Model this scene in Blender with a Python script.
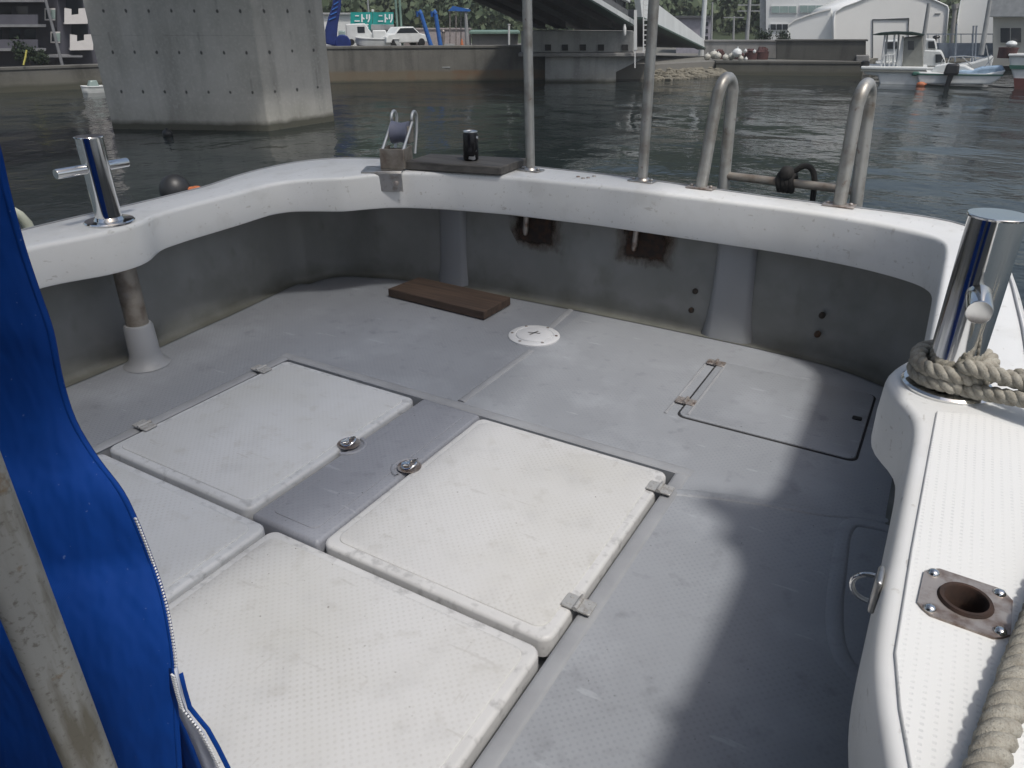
import bpy, bmesh, math, random
from mathutils import Vector, Matrix
random.seed(7)
R = math.radians
# ------------------------------------------------------------------ clean
for o in list(bpy.data.objects):
    bpy.data.objects.remove(o)
sc = bpy.context.scene
C = sc.collection
# ------------------------------------------------------------------ camera
CAMZ, FPX, PITCH, YAW = 1.2, 730.0, math.atan((384-15)/730.0), R(30.4)
cd = bpy.data.cameras.new('camera'); cam = bpy.data.objects.new('camera', cd); C.objects.link(cam)
cd.sensor_width = 36.0; cd.lens = FPX/1024*36.0; cd.clip_start = 0.02; cd.clip_end = 3000
cam.location = (0, 0, CAMZ); cam.rotation_euler = (math.pi/2-PITCH, 0, YAW)
sc.camera = cam
# ------------------------------------------------------------------ sky and sun
SUN = Vector((0.50, -0.20, 1.0)).normalized()
wd = bpy.data.worlds.new('World'); sc.world = wd; wd.use_nodes = True
nt = wd.node_tree; nt.nodes.clear()
wo = nt.nodes.new('ShaderNodeOutputWorld'); bg = nt.nodes.new('ShaderNodeBackground'); sk = nt.nodes.new('ShaderNodeTexSky')
sk.sky_type = 'NISHITA'; sk.sun_disc = False
sk.sun_elevation = math.asin(SUN.z); sk.sun_rotation = math.atan2(SUN.x, SUN.y)
sk.air_density = 1.3; sk.dust_density = 4.0; sk.ozone_density = 1.0
bg.inputs['Strength'].default_value = 0.135
nt.links.new(sk.outputs[0], bg.inputs[0]); nt.links.new(bg.outputs[0], wo.inputs[0])
sd = bpy.data.lights.new('sun', 'SUN'); sd.energy = 3.2; sd.angle = R(5.2); sd.color = (1, .97, .925)
so = bpy.data.objects.new('sun', sd); C.objects.link(so); so.location = (20, -8, 40)
so.rotation_euler = SUN.to_track_quat('Z', 'Y').to_euler()
vs = sc.view_settings; vs.view_transform = 'Standard'; vs.look = 'None'; vs.exposure = -0.22; vs.gamma = 1; vs.use_curve_mapping = False
sc.render.engine = 'CYCLES'; sc.cycles.use_denoising = True; sc.cycles.max_bounces = 8
# ------------------------------------------------------------------ pixel rays (to find where things stand)
fw = Vector((-math.sin(YAW)*math.cos(PITCH), math.cos(YAW)*math.cos(PITCH), -math.sin(PITCH)))
rt = Vector((math.cos(YAW), math.sin(YAW), 0)); up = rt.cross(fw); CP = Vector((0, 0, CAMZ))
def ray(x, y): return fw + rt*((x-512)/FPX) - up*((y-384)/FPX)
def at(x, y, z):
    d = ray(x, y); return CP + d*((z-CAMZ)/d.z)
def aty(x, y, Y):
    d = ray(x, y); return CP + d*(Y/d.y)
def gp(x, y, D):
    d = ray(x, y); return CP + d*(D/math.hypot(d.x, d.y))
WZ = -1.3            # water level (boat deck is z = 0)
class Fr:
    """a facing frame at horizontal distance D behind pixel (x, y)"""
    def __init__(s, x, y, D):
        s.o = gp(x, y, D); s.f = Vector((s.o.x, s.o.y, 0)).normalized()
        s.r = Vector((s.f.y, -s.f.x, 0)); s.yaw = math.atan2(s.r.y, s.r.x)
    def L(s, x, y, dy=0.0):
        d = ray(x, y); t = ((s.o-CP).dot(s.f)+dy)/d.dot(s.f); p = CP+d*t-s.o
        return Vector((p.dot(s.r), dy, p.z))
# ------------------------------------------------------------------ mesh builder
class MB:
    def __init__(s): s.v = []; s.f = []
    def add(s, vs, fs):
        n = len(s.v); s.v += [Vector(v) for v in vs]; s.f += [[i+n for i in f] for f in fs]; return s
    def box(s, a, b, rz=0, c=None):
        x0, y0, z0 = a; x1, y1, z1 = b
        vs = [Vector(p) for p in ((x0,y0,z0),(x1,y0,z0),(x1,y1,z0),(x0,y1,z0),(x0,y0,z1),(x1,y0,z1),(x1,y1,z1),(x0,y1,z1))]
        if rz:
            c = Vector(c) if c else sum(vs, Vector())/8
            m = Matrix.Rotation(rz, 3, 'Z'); vs = [m@(v-c)+c for v in vs]
        return s.add(vs, [(0,3,2,1),(4,5,6,7),(0,1,5,4),(1,2,6,5),(2,3,7,6),(3,0,4,7)])
    def hexa(s, p):   # 8 points bottom 4, top 4
        return s.add(p, [(0,3,2,1),(4,5,6,7),(0,1,5,4),(1,2,6,5),(2,3,7,6),(3,0,4,7)])
    def prism(s, poly, vec):
        n = len(poly); vec = Vector(vec); a = [Vector(p) for p in poly]
        return s.add(a+[p+vec for p in a], [list(range(n))[::-1], list(range(n, 2*n))]+[(i,(i+1)%n,n+(i+1)%n,n+i) for i in range(n)])
    def tube(s, pts, r, n=10, caps=True):
        pts = [Vector(p) for p in pts]; N = len(pts); rr = r if isinstance(r, (list, tuple)) else [r]*N
        T = [(pts[min(i+1,N-1)]-pts[max(i-1,0)]).normalized() for i in range(N)]
        a = Vector((0,0,1)) if abs(T[0].z) < .9 else Vector((1,0,0))
        u = (a - T[0]*a.dot(T[0])).normalized(); vs = []; fs = []
        for i in range(N):
            u = (u - T[i]*u.dot(T[i])).normalized(); w = T[i].cross(u)
            for k in range(n):
                t = 2*math.pi*k/n; vs.append(pts[i]+(u*math.cos(t)+w*math.sin(t))*rr[i])
        for i in range(N-1):
            for k in range(n): fs.append((i*n+k, i*n+(k+1)%n, (i+1)*n+(k+1)%n, (i+1)*n+k))
        if caps: fs += [list(range(n))[::-1], list(range((N-1)*n, N*n))]
        return s.add(vs, fs)
    def lathe(s, prof, c=(0,0,0), n=24, axis=None, closed=False, cap=True):
        c = Vector(c); ax = Vector(axis).normalized() if axis else Vector((0,0,1))
        a = Vector((1,0,0)) if abs(ax.x) < .9 else Vector((0,1,0))
        u = (a-ax*a.dot(ax)).normalized(); w = ax.cross(u); vs = []; fs = []; m = len(prof)
        for r, h in prof:
            for k in range(n):
                t = 2*math.pi*k/n; vs.append(c+ax*h+(u*math.cos(t)+w*math.sin(t))*max(r, 1e-5))
        for i in range(m-1+(1 if closed else 0)):
            for k in range(n): fs.append((i*n+k, i*n+(k+1)%n, ((i+1)%m)*n+(k+1)%n, ((i+1)%m)*n+k))
        if not closed and cap:
            if prof[0][0] > 1e-4: fs.append(list(range(n))[::-1])
            if prof[-1][0] > 1e-4: fs.append(list(range((m-1)*n, m*n)))
        return s.add(vs, fs)
    def slab(s, x0, x1, y0, y1, z0, z1, cr=.03, er=.008, cs=5, es=3):
        """rounded rectangle slab with rounded top edge"""
        def ring(ins, z):
            o = []; r = max(cr-ins, .001)
            for cx, cy, a0 in ((x1-cr,y1-cr,0),(x0+cr,y1-cr,90),(x0+cr,y0+cr,180),(x1-cr,y0+cr,270)):
                for k in range(cs+1):
                    a = R(a0+90*k/cs); o.append((cx+r*math.cos(a), cy+r*math.sin(a), z))
            return o
        rings = [ring(0, z0)] + [ring(er*(1-math.cos(R(90*k/es))), z1-er+er*math.sin(R(90*k/es))) for k in range(es+1)]
        n = len(rings[0]); vs = [p for r in rings for p in r]
        fs = [(i*n+k, i*n+(k+1)%n, (i+1)*n+(k+1)%n, (i+1)*n+k) for i in range(len(rings)-1) for k in range(n)]
        fs += [list(range(n))[::-1], list(range((len(rings)-1)*n, len(rings)*n))]
        return s.add(vs, fs)
    def grid(s, rows, flip=False):
        m = len(rows[0]); vs = [p for r in rows for p in r]
        fs = [(i*m+k, i*m+k+1, (i+1)*m+k+1, (i+1)*m+k) for i in range(len(rows)-1) for k in range(m-1)]
        return s.add(vs, [f[::-1] for f in fs] if flip else fs)
    def ball(s, c, r, sq=(1,1,1), n=12, jit=0):
        vs = []; fs = []; c = Vector(c); m = n//2
        for i in range(1, m):
            for k in range(n):
                a = math.pi*i/m; b = 2*math.pi*k/n; j = 1+random.uniform(-jit, jit)
                vs.append(c+Vector((math.sin(a)*math.cos(b)*sq[0], math.sin(a)*math.sin(b)*sq[1], math.cos(a)*sq[2]))*r*j)
        vs += [c+Vector((0,0,r*sq[2])), c-Vector((0,0,r*sq[2]))]
        for i in range(m-2):
            for k in range(n): fs.append((i*n+k, (i+1)*n+k, (i+1)*n+(k+1)%n, i*n+(k+1)%n))
        for k in range(n):
            fs.append((len(vs)-2, k, (k+1)%n)); fs.append((len(vs)-1, (m-2)*n+(k+1)%n, (m-2)*n+k))
        return s.add(vs, fs)
    def build(s, name, mat, parent=None, smooth=35, bevel=0, loc=None, rz=0, seg=2, recalc=True):
        me = bpy.data.meshes.new(name); me.from_pydata([tuple(v) for v in s.v], [], s.f)
        if recalc:
            bm = bmesh.new(); bm.from_mesh(me); bmesh.ops.recalc_face_normals(bm, faces=bm.faces); bm.to_mesh(me); bm.free()
        me.materials.append(mat); o = bpy.data.objects.new(name, me); C.objects.link(o)
        if smooth:
            me.polygons.foreach_set('use_smooth', [True]*len(me.polygons)); me.set_sharp_from_angle(angle=R(smooth))
        if bevel:
            b = o.modifiers.new('bevel', 'BEVEL'); b.width = bevel; b.segments = seg; b.limit_method = 'ANGLE'; b.angle_limit = R(40)
        if loc is not None: o.location = loc
        if rz: o.rotation_euler.z = rz
        if parent is not None:
            o.parent = parent
            if parent.get('_world'): o.matrix_parent_inverse = parent.matrix_basis.inverted()
        return o
def tag(o, label=None, cat=None, group=None, kind=None):
    if label: o['label'] = label
    if cat: o['category'] = cat
    if group: o['group'] = group
    if kind: o['kind'] = kind
    return o
def thing(name, label, cat, loc=(0,0,0), rz=0, group=None, world=False):
    o = bpy.data.objects.new(name, None); C.objects.link(o); o.location = loc; o.rotation_euler.z = rz
    o.empty_display_size = .1
    if world: o['_world'] = 1
    return tag(o, label, cat, group)
def copy_tree(o, parent=None):
    c = o.copy(); C.objects.link(c); c.parent = parent
    for ch in list(o.children): copy_tree(ch, c)
    return c
# ------------------------------------------------------------------ materials
def lin(c): return tuple((x/12.92 if x <= .04045 else ((x+.055)/1.055)**2.4) for x in c)
class Mt:
    def __init__(s, name, col, rough=.5, metal=0, coat=0, spec=.5):
        m = bpy.data.materials.new(name); m.use_nodes = True; s.m = m; s.t = m.node_tree; s.n = s.t.nodes
        s.b = s.n['Principled BSDF']; s.col = (*col, 1); s.b.inputs['Base Color'].default_value = s.col
        s.b.inputs['Roughness'].default_value = rough; s.b.inputs['Metallic'].default_value = metal
        s.b.inputs['Coat Weight'].default_value = coat; s.b.inputs['Specular IOR Level'].default_value = spec
        s.co = s.n.new('ShaderNodeTexCoord').outputs['Object']; s.cur = None; s.bump = None
    def l(s, a, b): s.t.links.new(a, b)
    def math(s, op, a, b=None, c=None):
        n = s.n.new('ShaderNodeMath'); n.operation = op
        for i, v in enumerate((a, b, c)):
            if v is None: continue
            if isinstance(v, (int, float)): n.inputs[i].default_value = v
            else: s.l(v, n.inputs[i])
        return n.outputs[0]
    def noise(s, scale, detail=4, rough=.55, stretch=None):
        n = s.n.new('ShaderNodeTexNoise'); n.inputs['Scale'].default_value = scale; n.inputs['Detail'].default_value = detail; n.inputs['Roughness'].default_value = rough
        src = s.co
        if stretch:
            mp = s.n.new('ShaderNodeMapping'); mp.inputs['Scale'].default_value = stretch; s.l(src, mp.inputs[0]); src = mp.outputs[0]
        s.l(src, n.inputs['Vector']); return n.outputs['Fac']
    def ramp(s, f, lo, hi):
        n = s.n.new('ShaderNodeMapRange'); n.inputs['From Min'].default_value = lo; n.inputs['From Max'].default_value = hi; n.clamp = True
        s.l(f, n.inputs['Value']); return n.outputs[0]
    def xyz(s):
        n = s.n.new('ShaderNodeSeparateXYZ'); s.l(s.co, n.inputs[0]); return n.outputs
    def mix(s, fac, col):
        """mix the present base colour towards col by fac"""
        n = s.n.new('ShaderNodeMix'); n.data_type = 'RGBA'
        if isinstance(fac, (int, float)): n.inputs[0].default_value = fac
        else: s.l(fac, n.inputs[0])
        if s.cur is None: n.inputs[6].default_value = s.col
        else: s.l(s.cur, n.inputs[6])
        n.inputs[7].default_value = (*col, 1); s.cur = n.outputs[2]; s.l(s.cur, s.b.inputs['Base Color']); return s
    def spots(s, scale, lo, hi, col, amt=1.0, **k):
        f = s.ramp(s.noise(scale, **k), lo, hi); return s.mix(s.math('MULTIPLY', f, amt), col)
    def bmp(s, h, strength=.3, dist=.01):
        n = s.n.new('ShaderNodeBump'); n.inputs['Strength'].default_value = strength; n.inputs['Distance'].default_value = dist
        s.l(h, n.inputs['Height'])
        if s.bump: s.l(s.bump, n.inputs['Normal'])
        s.bump = n.outputs[0]; s.l(s.bump, s.b.inputs['Normal']); return s
    def rough(s, f, lo, hi):
        n = s.n.new('ShaderNodeMapRange'); n.inputs['To Min'].default_value = lo; n.inputs['To Max'].default_value = hi; s.l(f, n.inputs['Value']); s.l(n.outputs[0], s.b.inputs['Roughness']); return s
    def dots(s, pitch, lo, hi):
        x, y, z = s.xyz(); k = math.pi/pitch
        a = s.math('SINE', s.math('MULTIPLY', s.math('ADD', x, y), k*.7071)); b = s.math('SINE', s.math('MULTIPLY', s.math('SUBTRACT', x, y), k*.7071))
        return s.ramp(s.math('ABSOLUTE', s.math('MULTIPLY', a, b)), lo, hi)
M = {}
def simple(key, col, rough=.5, metal=0, var=.25, scale=6, coat=0, bump=0):
    t = Mt(key, col, rough, metal, coat)
    if var: t.spots(scale, .35, .75, tuple(c*(1-var) for c in col), 1)
    if bump: t.bmp(t.noise(scale*12), bump, .005)
    M[key] = t.m; return t
# boat
t = Mt('white_gelcoat', (.68,.687,.68), .42, coat=.1); t.spots(3, .5, .75, (.60,.60,.57), .55); t.spots(40, .64, .72, (.40,.38,.34), .55, detail=7); t.spots(7, .54, .68, (.57,.57,.55), .6, detail=9); t.spots(60, .655, .69, (.36,.345,.31), .5, detail=8, stretch=(1,.3,1)); t.spots(50, .67, .70, (.36,.345,.31), .45, detail=8, stretch=(.25,1,1)); t.rough(t.noise(12, 6), .28, .62); t.bmp(t.noise(9, 2), .05, .02); M['gel'] = t.m
t = Mt('white_nonskid', (.70,.705,.69), .5)
x, y, z = t.xyz(); bx = t.math('SINE', t.math('MULTIPLY', x, 2*math.pi/.0125)); by = t.math('SINE', t.math('MULTIPLY', y, 2*math.pi/.009))
d = t.ramp(t.math('MULTIPLY', t.ramp(bx, .2, .9), t.ramp(by, 0, .8)), .2, .8)
t.mix(t.math('MULTIPLY', t.math('MULTIPLY', d, t.ramp(t.noise(14), .35, .65)), .35), (.40,.41,.42)); t.bmp(d, .25, -.0015); M['gelpad'] = t.m
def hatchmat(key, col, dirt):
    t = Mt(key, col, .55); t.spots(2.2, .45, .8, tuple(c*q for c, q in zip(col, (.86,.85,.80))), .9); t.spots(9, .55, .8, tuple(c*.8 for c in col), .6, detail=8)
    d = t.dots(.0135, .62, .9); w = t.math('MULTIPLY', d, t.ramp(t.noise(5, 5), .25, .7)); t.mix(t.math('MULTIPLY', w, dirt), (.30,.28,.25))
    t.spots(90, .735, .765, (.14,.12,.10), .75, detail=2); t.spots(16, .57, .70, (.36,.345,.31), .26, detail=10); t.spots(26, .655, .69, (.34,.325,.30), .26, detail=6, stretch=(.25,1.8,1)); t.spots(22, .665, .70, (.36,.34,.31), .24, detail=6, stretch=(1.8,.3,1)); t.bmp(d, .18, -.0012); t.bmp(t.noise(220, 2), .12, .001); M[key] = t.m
hatchmat('hatch_warm', (.575,.576,.572), .24); hatchmat('hatch_cool', (.555,.57,.585), .22)  # cool lids carry the left side's dimmer, bluer light in their colour
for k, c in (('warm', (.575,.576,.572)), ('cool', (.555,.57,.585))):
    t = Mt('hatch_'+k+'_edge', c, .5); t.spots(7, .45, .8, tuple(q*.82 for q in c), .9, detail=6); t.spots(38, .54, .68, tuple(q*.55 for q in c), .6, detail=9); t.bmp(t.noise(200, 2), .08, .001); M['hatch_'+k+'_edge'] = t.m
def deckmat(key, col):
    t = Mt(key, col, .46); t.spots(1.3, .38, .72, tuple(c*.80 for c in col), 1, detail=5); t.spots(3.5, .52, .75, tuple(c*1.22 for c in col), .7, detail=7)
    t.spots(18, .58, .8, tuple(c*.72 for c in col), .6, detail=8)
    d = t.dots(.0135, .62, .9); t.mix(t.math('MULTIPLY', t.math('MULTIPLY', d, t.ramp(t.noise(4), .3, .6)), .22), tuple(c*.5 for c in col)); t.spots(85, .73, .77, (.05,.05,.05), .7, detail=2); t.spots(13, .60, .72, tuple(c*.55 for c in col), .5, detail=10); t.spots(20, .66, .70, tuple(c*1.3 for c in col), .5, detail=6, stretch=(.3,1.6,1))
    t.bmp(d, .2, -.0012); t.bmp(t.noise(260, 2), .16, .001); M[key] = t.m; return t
deckmat('deck_grey', (.305,.320,.342)); deckmat('deck_strip', (.285,.297,.33)); deckmat('deck_shade_tint', (.282,.298,.325))  # left deck half: dimmer light put into a darker grey
t = Mt('grey_edging', (.31,.32,.335), .45); t.spots(8, .4, .75, (.25,.257,.27), 1); t.bmp(t.noise(120), .1, .001); M['edge'] = t.m
t = Mt('bulwark_grey', (.215,.22,.213), .55); t.spots(2.2, .45, .7, (.155,.162,.148), .7, detail=5); t.spots(4, .46, .70, (.285,.29,.285), .6, detail=4); t.spots(11, .60, .74, (.12,.12,.10), .4, detail=10, stretch=(1,1,.5))
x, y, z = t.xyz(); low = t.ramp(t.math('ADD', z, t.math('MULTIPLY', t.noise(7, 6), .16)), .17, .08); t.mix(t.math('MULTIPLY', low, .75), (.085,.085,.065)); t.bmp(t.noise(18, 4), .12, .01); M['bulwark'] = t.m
t = Mt('knee_grey', (.29,.30,.32), .5); t.spots(4, .4, .75, (.23,.24,.24), .8, stretch=(1,1,.3)); M['knee'] = t.m
t = Mt('polished_steel', (.74,.74,.73), .07, 1); t.rough(t.noise(14, 5), .03, .16); M['chrome'] = t.m
t = Mt('dull_steel', (.50,.49,.47), .36, 1); t.spots(30, .5, .72, (.22,.17,.13), .8, detail=6); t.rough(t.noise(40, 5), .25, .6); M['steel'] = t.m
t = Mt('weathered_pipe', (.42,.42,.40), .42, .65); t.spots(12, .45, .7, (.24,.22,.19), .9, detail=7); t.spots(26, .62, .74, (.13,.065,.035), .9, detail=6); t.rough(t.noise(30, 5), .32, .62); t.bmp(t.noise(90), .12, .002); M['pipe'] = t.m
t = Mt('brown_pipe', (.30,.275,.24), .5, .5); t.spots(20, .42, .7, (.16,.125,.10), .9, detail=7); M['pipe_dull'] = t.m
t = Mt('rusty_steel', (.40,.365,.34), .45, .6); t.spots(28, .45, .68, (.12,.065,.04), .95, detail=8); t.spots(55, .55, .75, (.45,.42,.38), .6); t.bmp(t.noise(120), .2, .002); M['rusty'] = t.m
t = Mt('rust_hole', (.05,.026,.018), .85); t.spots(30, .4, .7, (.018,.012,.010), 1, detail=6); M['rust'] = t.m
t = Mt('rust_stain', (.035,.028,.022), .8); t.spots(22, .5, .75, (.13,.06,.025), .8, detail=7); M['stain'] = t.m
def wood(key, a, b, st):
    t = Mt(key, a, .72); t.spots(9, .38, .66, b, 1, detail=9, stretch=st); t.spots(4, .55, .8, tuple(c*.55 for c in a), .8); t.bmp(t.noise(14, 8, stretch=st), .35, .004); M[key] = t.m
wood('brown_wood', (.088,.058,.042), (.045,.031,.024), (.35,5,3)); wood('grey_wood', (.105,.10,.092), (.05,.047,.044), (.35,5,3)); wood('cut_wood', (.20,.14,.08), (.10,.07,.04), (4,4,4))
t = Mt('blue_canvas', (.0015,.041,.235), .75, spec=.15); t.spots(3, .4, .75, (.002,.030,.17), .9); t.spots(150, .765, .775, (.14,.2,.36), .4, detail=1); t.bmp(t.noise(3.2, 4, .6, (1.6,1.6,.55)), .75, .05); t.bmp(t.noise(11, 3, .5, (1,1,.5)), .4, .012); x, y, z = t.xyz(); t.bmp(t.math('MULTIPLY', t.math('SINE', t.math('MULTIPLY', x, 4200)), t.math('SINE', t.math('MULTIPLY', z, 4200))), .25, .0006); M['canvas'] = t.m
simple('zip_white', (.70,.71,.72), .45, var=.1); simple('zip_tape', (.50,.53,.62), .8, var=.15)
m = bpy.data.materials.new('added_shade_cloth'); m.use_nodes = True; n_ = m.node_tree; n_.nodes.clear()
a_ = n_.nodes.new('ShaderNodeOutputMaterial'); b_ = n_.nodes.new('ShaderNodeMixShader'); c_ = n_.nodes.new('ShaderNodeBsdfTransparent'); d_ = n_.nodes.new('ShaderNodeBsdfDiffuse'); d_.inputs[0].default_value = (.30,.32,.33,1); b_.inputs[0].default_value = .55
n_.links.new(c_.outputs[0], b_.inputs[1]); n_.links.new(d_.outputs[0], b_.inputs[2]); n_.links.new(b_.outputs[0], a_.inputs[0]); M['added_shade_cloth'] = m
t = Mt('dirty_post', (.27,.275,.265), .6); t.spots(26, .42, .6, (.19,.185,.165), .9, detail=9, stretch=(1,1,.35)); t.spots(70, .50, .64, (.125,.115,.09), .9, detail=9, stretch=(1,1,.16)); t.spots(42, .60, .66, (.15,.10,.05), .85, detail=8); t.spots(240, .56, .7, (.10,.09,.075), .7, detail=4); t.bmp(t.noise(30, 5), .2, .003); M['post'] = t.m
t = Mt('pale_rope', (.40,.38,.325), .9); t.spots(60, .4, .7, (.25,.23,.19), 1, detail=6); t.spots(420, .5, .7, (.20,.185,.15), .7, detail=3); t.bmp(t.noise(700, 4), .7, .003); M['rope'] = t.m
t = Mt('black_rope', (.018,.017,.016), .8); t.bmp(t.noise(200), .4, .003); M['brope'] = t.m
simple('black', (.012,.012,.013), .35, var=.3); simple('dark_gap', (.02,.02,.021), .8, var=0)
simple('rubber', (.022,.023,.025), .45, var=.3, bump=.1); simple('roller_grey', (.16,.17,.23), .6, var=.3, scale=14)
t = Mt('can_print', (.012,.012,.014), .25, .3); x, y, z = t.xyz(); w = t.ramp(t.noise(26, 1), .62, .64); t.mix(w, (.45,.46,.48)); M['can'] = t.m
simple('aluminium', (.75,.76,.77), .3, 1, var=.1); t = Mt('hinge_steel', (.44,.44,.43), .5, .35); t.spots(60, .5, .72, (.25,.22,.19), .8, detail=6); M['hinge'] = t.m
simple('dull_alu', (.55,.56,.56), .5, .8, var=.15); simple('white_plastic', (.66,.67,.68), .45, var=.12, scale=9, bump=.05)
simple('orange', (.48,.15,.06), .6, var=.4); simple('yellow', (.55,.50,.12), .5); simple('fender_white', (.62,.64,.52), .5, var=.4)
# surroundings
def concrete(key, a, b, holes=False, tide=None, streak=.8, orange=None):
    t = Mt(key, a, .85); x, y, z = t.xyz()
    t.spots(.9, .4, .7, b, 1, detail=7); t.spots(1.6, .5, .75, tuple(c*.55 for c in b), streak, detail=8, stretch=(1,1,.09)); t.spots(14, .5, .8, tuple(c*1.25 for c in a), .5, detail=6)
    if holes:
        u = t.math('ADD', t.math('MULTIPLY', x, 1), t.math('MULTIPLY', y, 1)); zz = t.math('ADD', z, .01)
        fu = t.math('SUBTRACT', t.math('FRACT', t.math('DIVIDE', u, .72)), .5); fz = t.math('SUBTRACT', t.math('FRACT', t.math('DIVIDE', zz, .86)), .5)
        r2 = t.math('ADD', t.math('MULTIPLY', t.math('POWER', t.math('ABSOLUTE', fu), 2), .52), t.math('MULTIPLY', t.math('POWER', t.math('ABSOLUTE', fz), 2), .74))
        w = t.ramp(t.math('ADD', t.math('SQRT', r2), t.math('MULTIPLY', t.noise(9, 3), .06)), .080, .055); t.mix(t.math('MULTIPLY', w, .9), (.035,.036,.036))
        drip = t.math('MULTIPLY', t.ramp(t.math('ABSOLUTE', fu), .07, .02), t.math('MULTIPLY', t.ramp(fz, -.3, 0), t.ramp(t.noise(2.1), .52, .62))); t.mix(t.math('MULTIPLY', drip, .22), (.06,.06,.058))
        j = t.ramp(t.math('ABSOLUTE', t.math('SUBTRACT', z, .78)), .012, .004); t.mix(t.math('MULTIPLY', t.math('MULTIPLY', j, t.ramp(t.noise(1.1), .48, .6)), .22), (.05,.05,.05))
    if orange:
        f = t.ramp(t.math('ADD', z, t.math('MULTIPLY', t.noise(1.3, 5), .16)), WZ+orange+.13, WZ+orange+.03); t.mix(t.math('MULTIPLY', f, .8), (.15,.115,.075)); f2 = t.math('MULTIPLY', f, t.ramp(t.noise(.55, 4), .5, .65)); t.mix(t.math('MULTIPLY', f2, .7), (.16,.075,.035))
    if tide:
        f = t.ramp(t.math('ADD', z, t.math('MULTIPLY', t.noise(3, 5), .12)), WZ+tide+.12, WZ+tide); t.mix(t.math('MULTIPLY', f, .93), (.018,.020,.016))
        f = t.ramp(t.math('ADD', z, t.math('MULTIPLY', t.noise(1.5, 5), .5)), WZ+tide+.7, WZ+tide+.1); t.mix(t.math('MULTIPLY', f, .35), (.15,.145,.10))
    t.bmp(t.noise(9, 7), .25, .03); M[key] = t.m
concrete('pier_concrete', (.48,.468,.43), (.38,.372,.335), True, .18, .75)
concrete('quay_concrete', (.15,.147,.132), (.10,.098,.088), False, .06, .9, .42); concrete('left_concrete', (.12,.118,.108), (.08,.078,.07), False, .22, .9)
concrete('dark_concrete', (.075,.074,.066), (.05,.05,.044), False, .15, .9); concrete('grey_concrete', (.27,.265,.255), (.20,.197,.19), False, None, .6); concrete('bridge_pier_concrete', (.38,.385,.375), (.27,.275,.265), False, .08, .9)
t = Mt('girder_paint', (.55,.575,.57), .5); t.spots(2, .4, .7, (.46,.48,.48), .9, stretch=(1,1,.2)); M['girder'] = t.m
simple('bridge_steel_dark', (.09,.095,.10), .6); simple('bridge_green', (.06,.10,.085), .6); simple('deck_underside', (.11,.115,.12), .7)
simple('wall_white', (.66,.67,.66), .6, var=.1, scale=.6); simple('wall_cream', (.46,.45,.40), .7, var=.15, scale=.8); simple('tile_dark', (.085,.085,.105), .5, var=.3, scale=1.2); simple('slab_grey', (.20,.205,.215), .6); simple('wall_lilac', (.33,.32,.36), .7)
simple('balcony_white', (.62,.60,.585), .6, var=.1); simple('roof_grey', (.40,.41,.41), .5); simple('pink_grey', (.36,.32,.315), .7); simple('roof_green', (.16,.25,.21), .6); simple('maroon', (.075,.028,.026), .8, var=.6, scale=4)
t = Mt('window_glass', (.03,.035,.04), .06); t.b.inputs['Specular IOR Level'].default_value = .8; M['glass'] = t.m
simple('pale_glass', (.28,.36,.34), .15, var=.2, scale=3); simple('shed_skin', (.82,.815,.78), .55, var=.1, scale=.5); simple('shed_skin_shadow', (.80,.81,.79), .5, var=.08, scale=.5)
simple('teal_sign', (.012,.30,.27), .45, var=.1); simple('sign_white', (.78,.80,.80), .5, var=0); simple('blue_paint', (.012,.03,.16), .45, var=.35, scale=4); simple('sky_blue', (.03,.13,.42), .45); simple('pole_grey', (.30,.31,.31), .6, var=.3, scale=3); simple('blue_cover', (.10,.22,.42), .6, scale=5)
simple('pale_blue', (.30,.42,.55), .6, var=.3, scale=5); simple('boat_white', (.66,.68,.67), .4, var=.2, scale=3); simple('boat_grey', (.24,.245,.22), .6, var=.3, scale=4); simple('green_trim', (.03,.12,.09), .5); simple('green_canopy', (.006,.022,.014), .6); simple('fence_blue', (.19,.22,.26), .6); simple('antifoul', (.12,.03,.025), .7)
t = Mt('foliage', (.075,.100,.050), .8); t.spots(.25, .35, .7, (.050,.078,.040), 1, detail=5); t.spots(.9, .5, .75, (.11,.12,.06), .8); M['leaf'] = t.m
simple('foliage_dark', (.020,.036,.016), .8, var=.4, scale=2); simple('bark', (.08,.06,.045), .9)
t = Mt('ground_earth', (.17,.165,.15), .9); t.spots(.6, .4, .7, (.12,.12,.10), 1); M['ground'] = t.m
t = Mt('hill_soil', (.04,.055,.022), .9); t.spots(.1, .4, .7, (.03,.045,.02), 1); M['hill'] = t.m
simple('stone', (.19,.175,.135), .9, var=.5, scale=2, bump=.3)
t = Mt('sea_water', (.014,.020,.020), .05); t.b.inputs['IOR'].default_value = 1.333
w1 = t.noise(1.3, 3, .5); w2 = t.noise(5.5, 3, .55); w3 = t.noise(.25, 2, .5); patch = t.ramp(t.noise(.16, 3, .6, (.6,1,1)), .40, .66)
t.bmp(w3, .45, .45); t.bmp(t.math('MULTIPLY', w1, t.math('ADD', t.math('MULTIPLY', patch, .75), .35)), .55, .13); t.bmp(t.math('MULTIPLY', w2, t.math('ADD', t.math('MULTIPLY', patch, .9), .2)), .55, .032); M['water'] = t.m
# ================================================================== SETTING
def struct(name, mb, mat, **k): return tag(mb.build(name, mat, **k), kind='structure')
mb = MB(); mb.add([(-700,-700,WZ),(700,-700,WZ),(700,900,WZ),(-700,900,WZ)], [(0,1,2,3)]); struct('sea_water', mb, M['water'], smooth=0)
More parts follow.
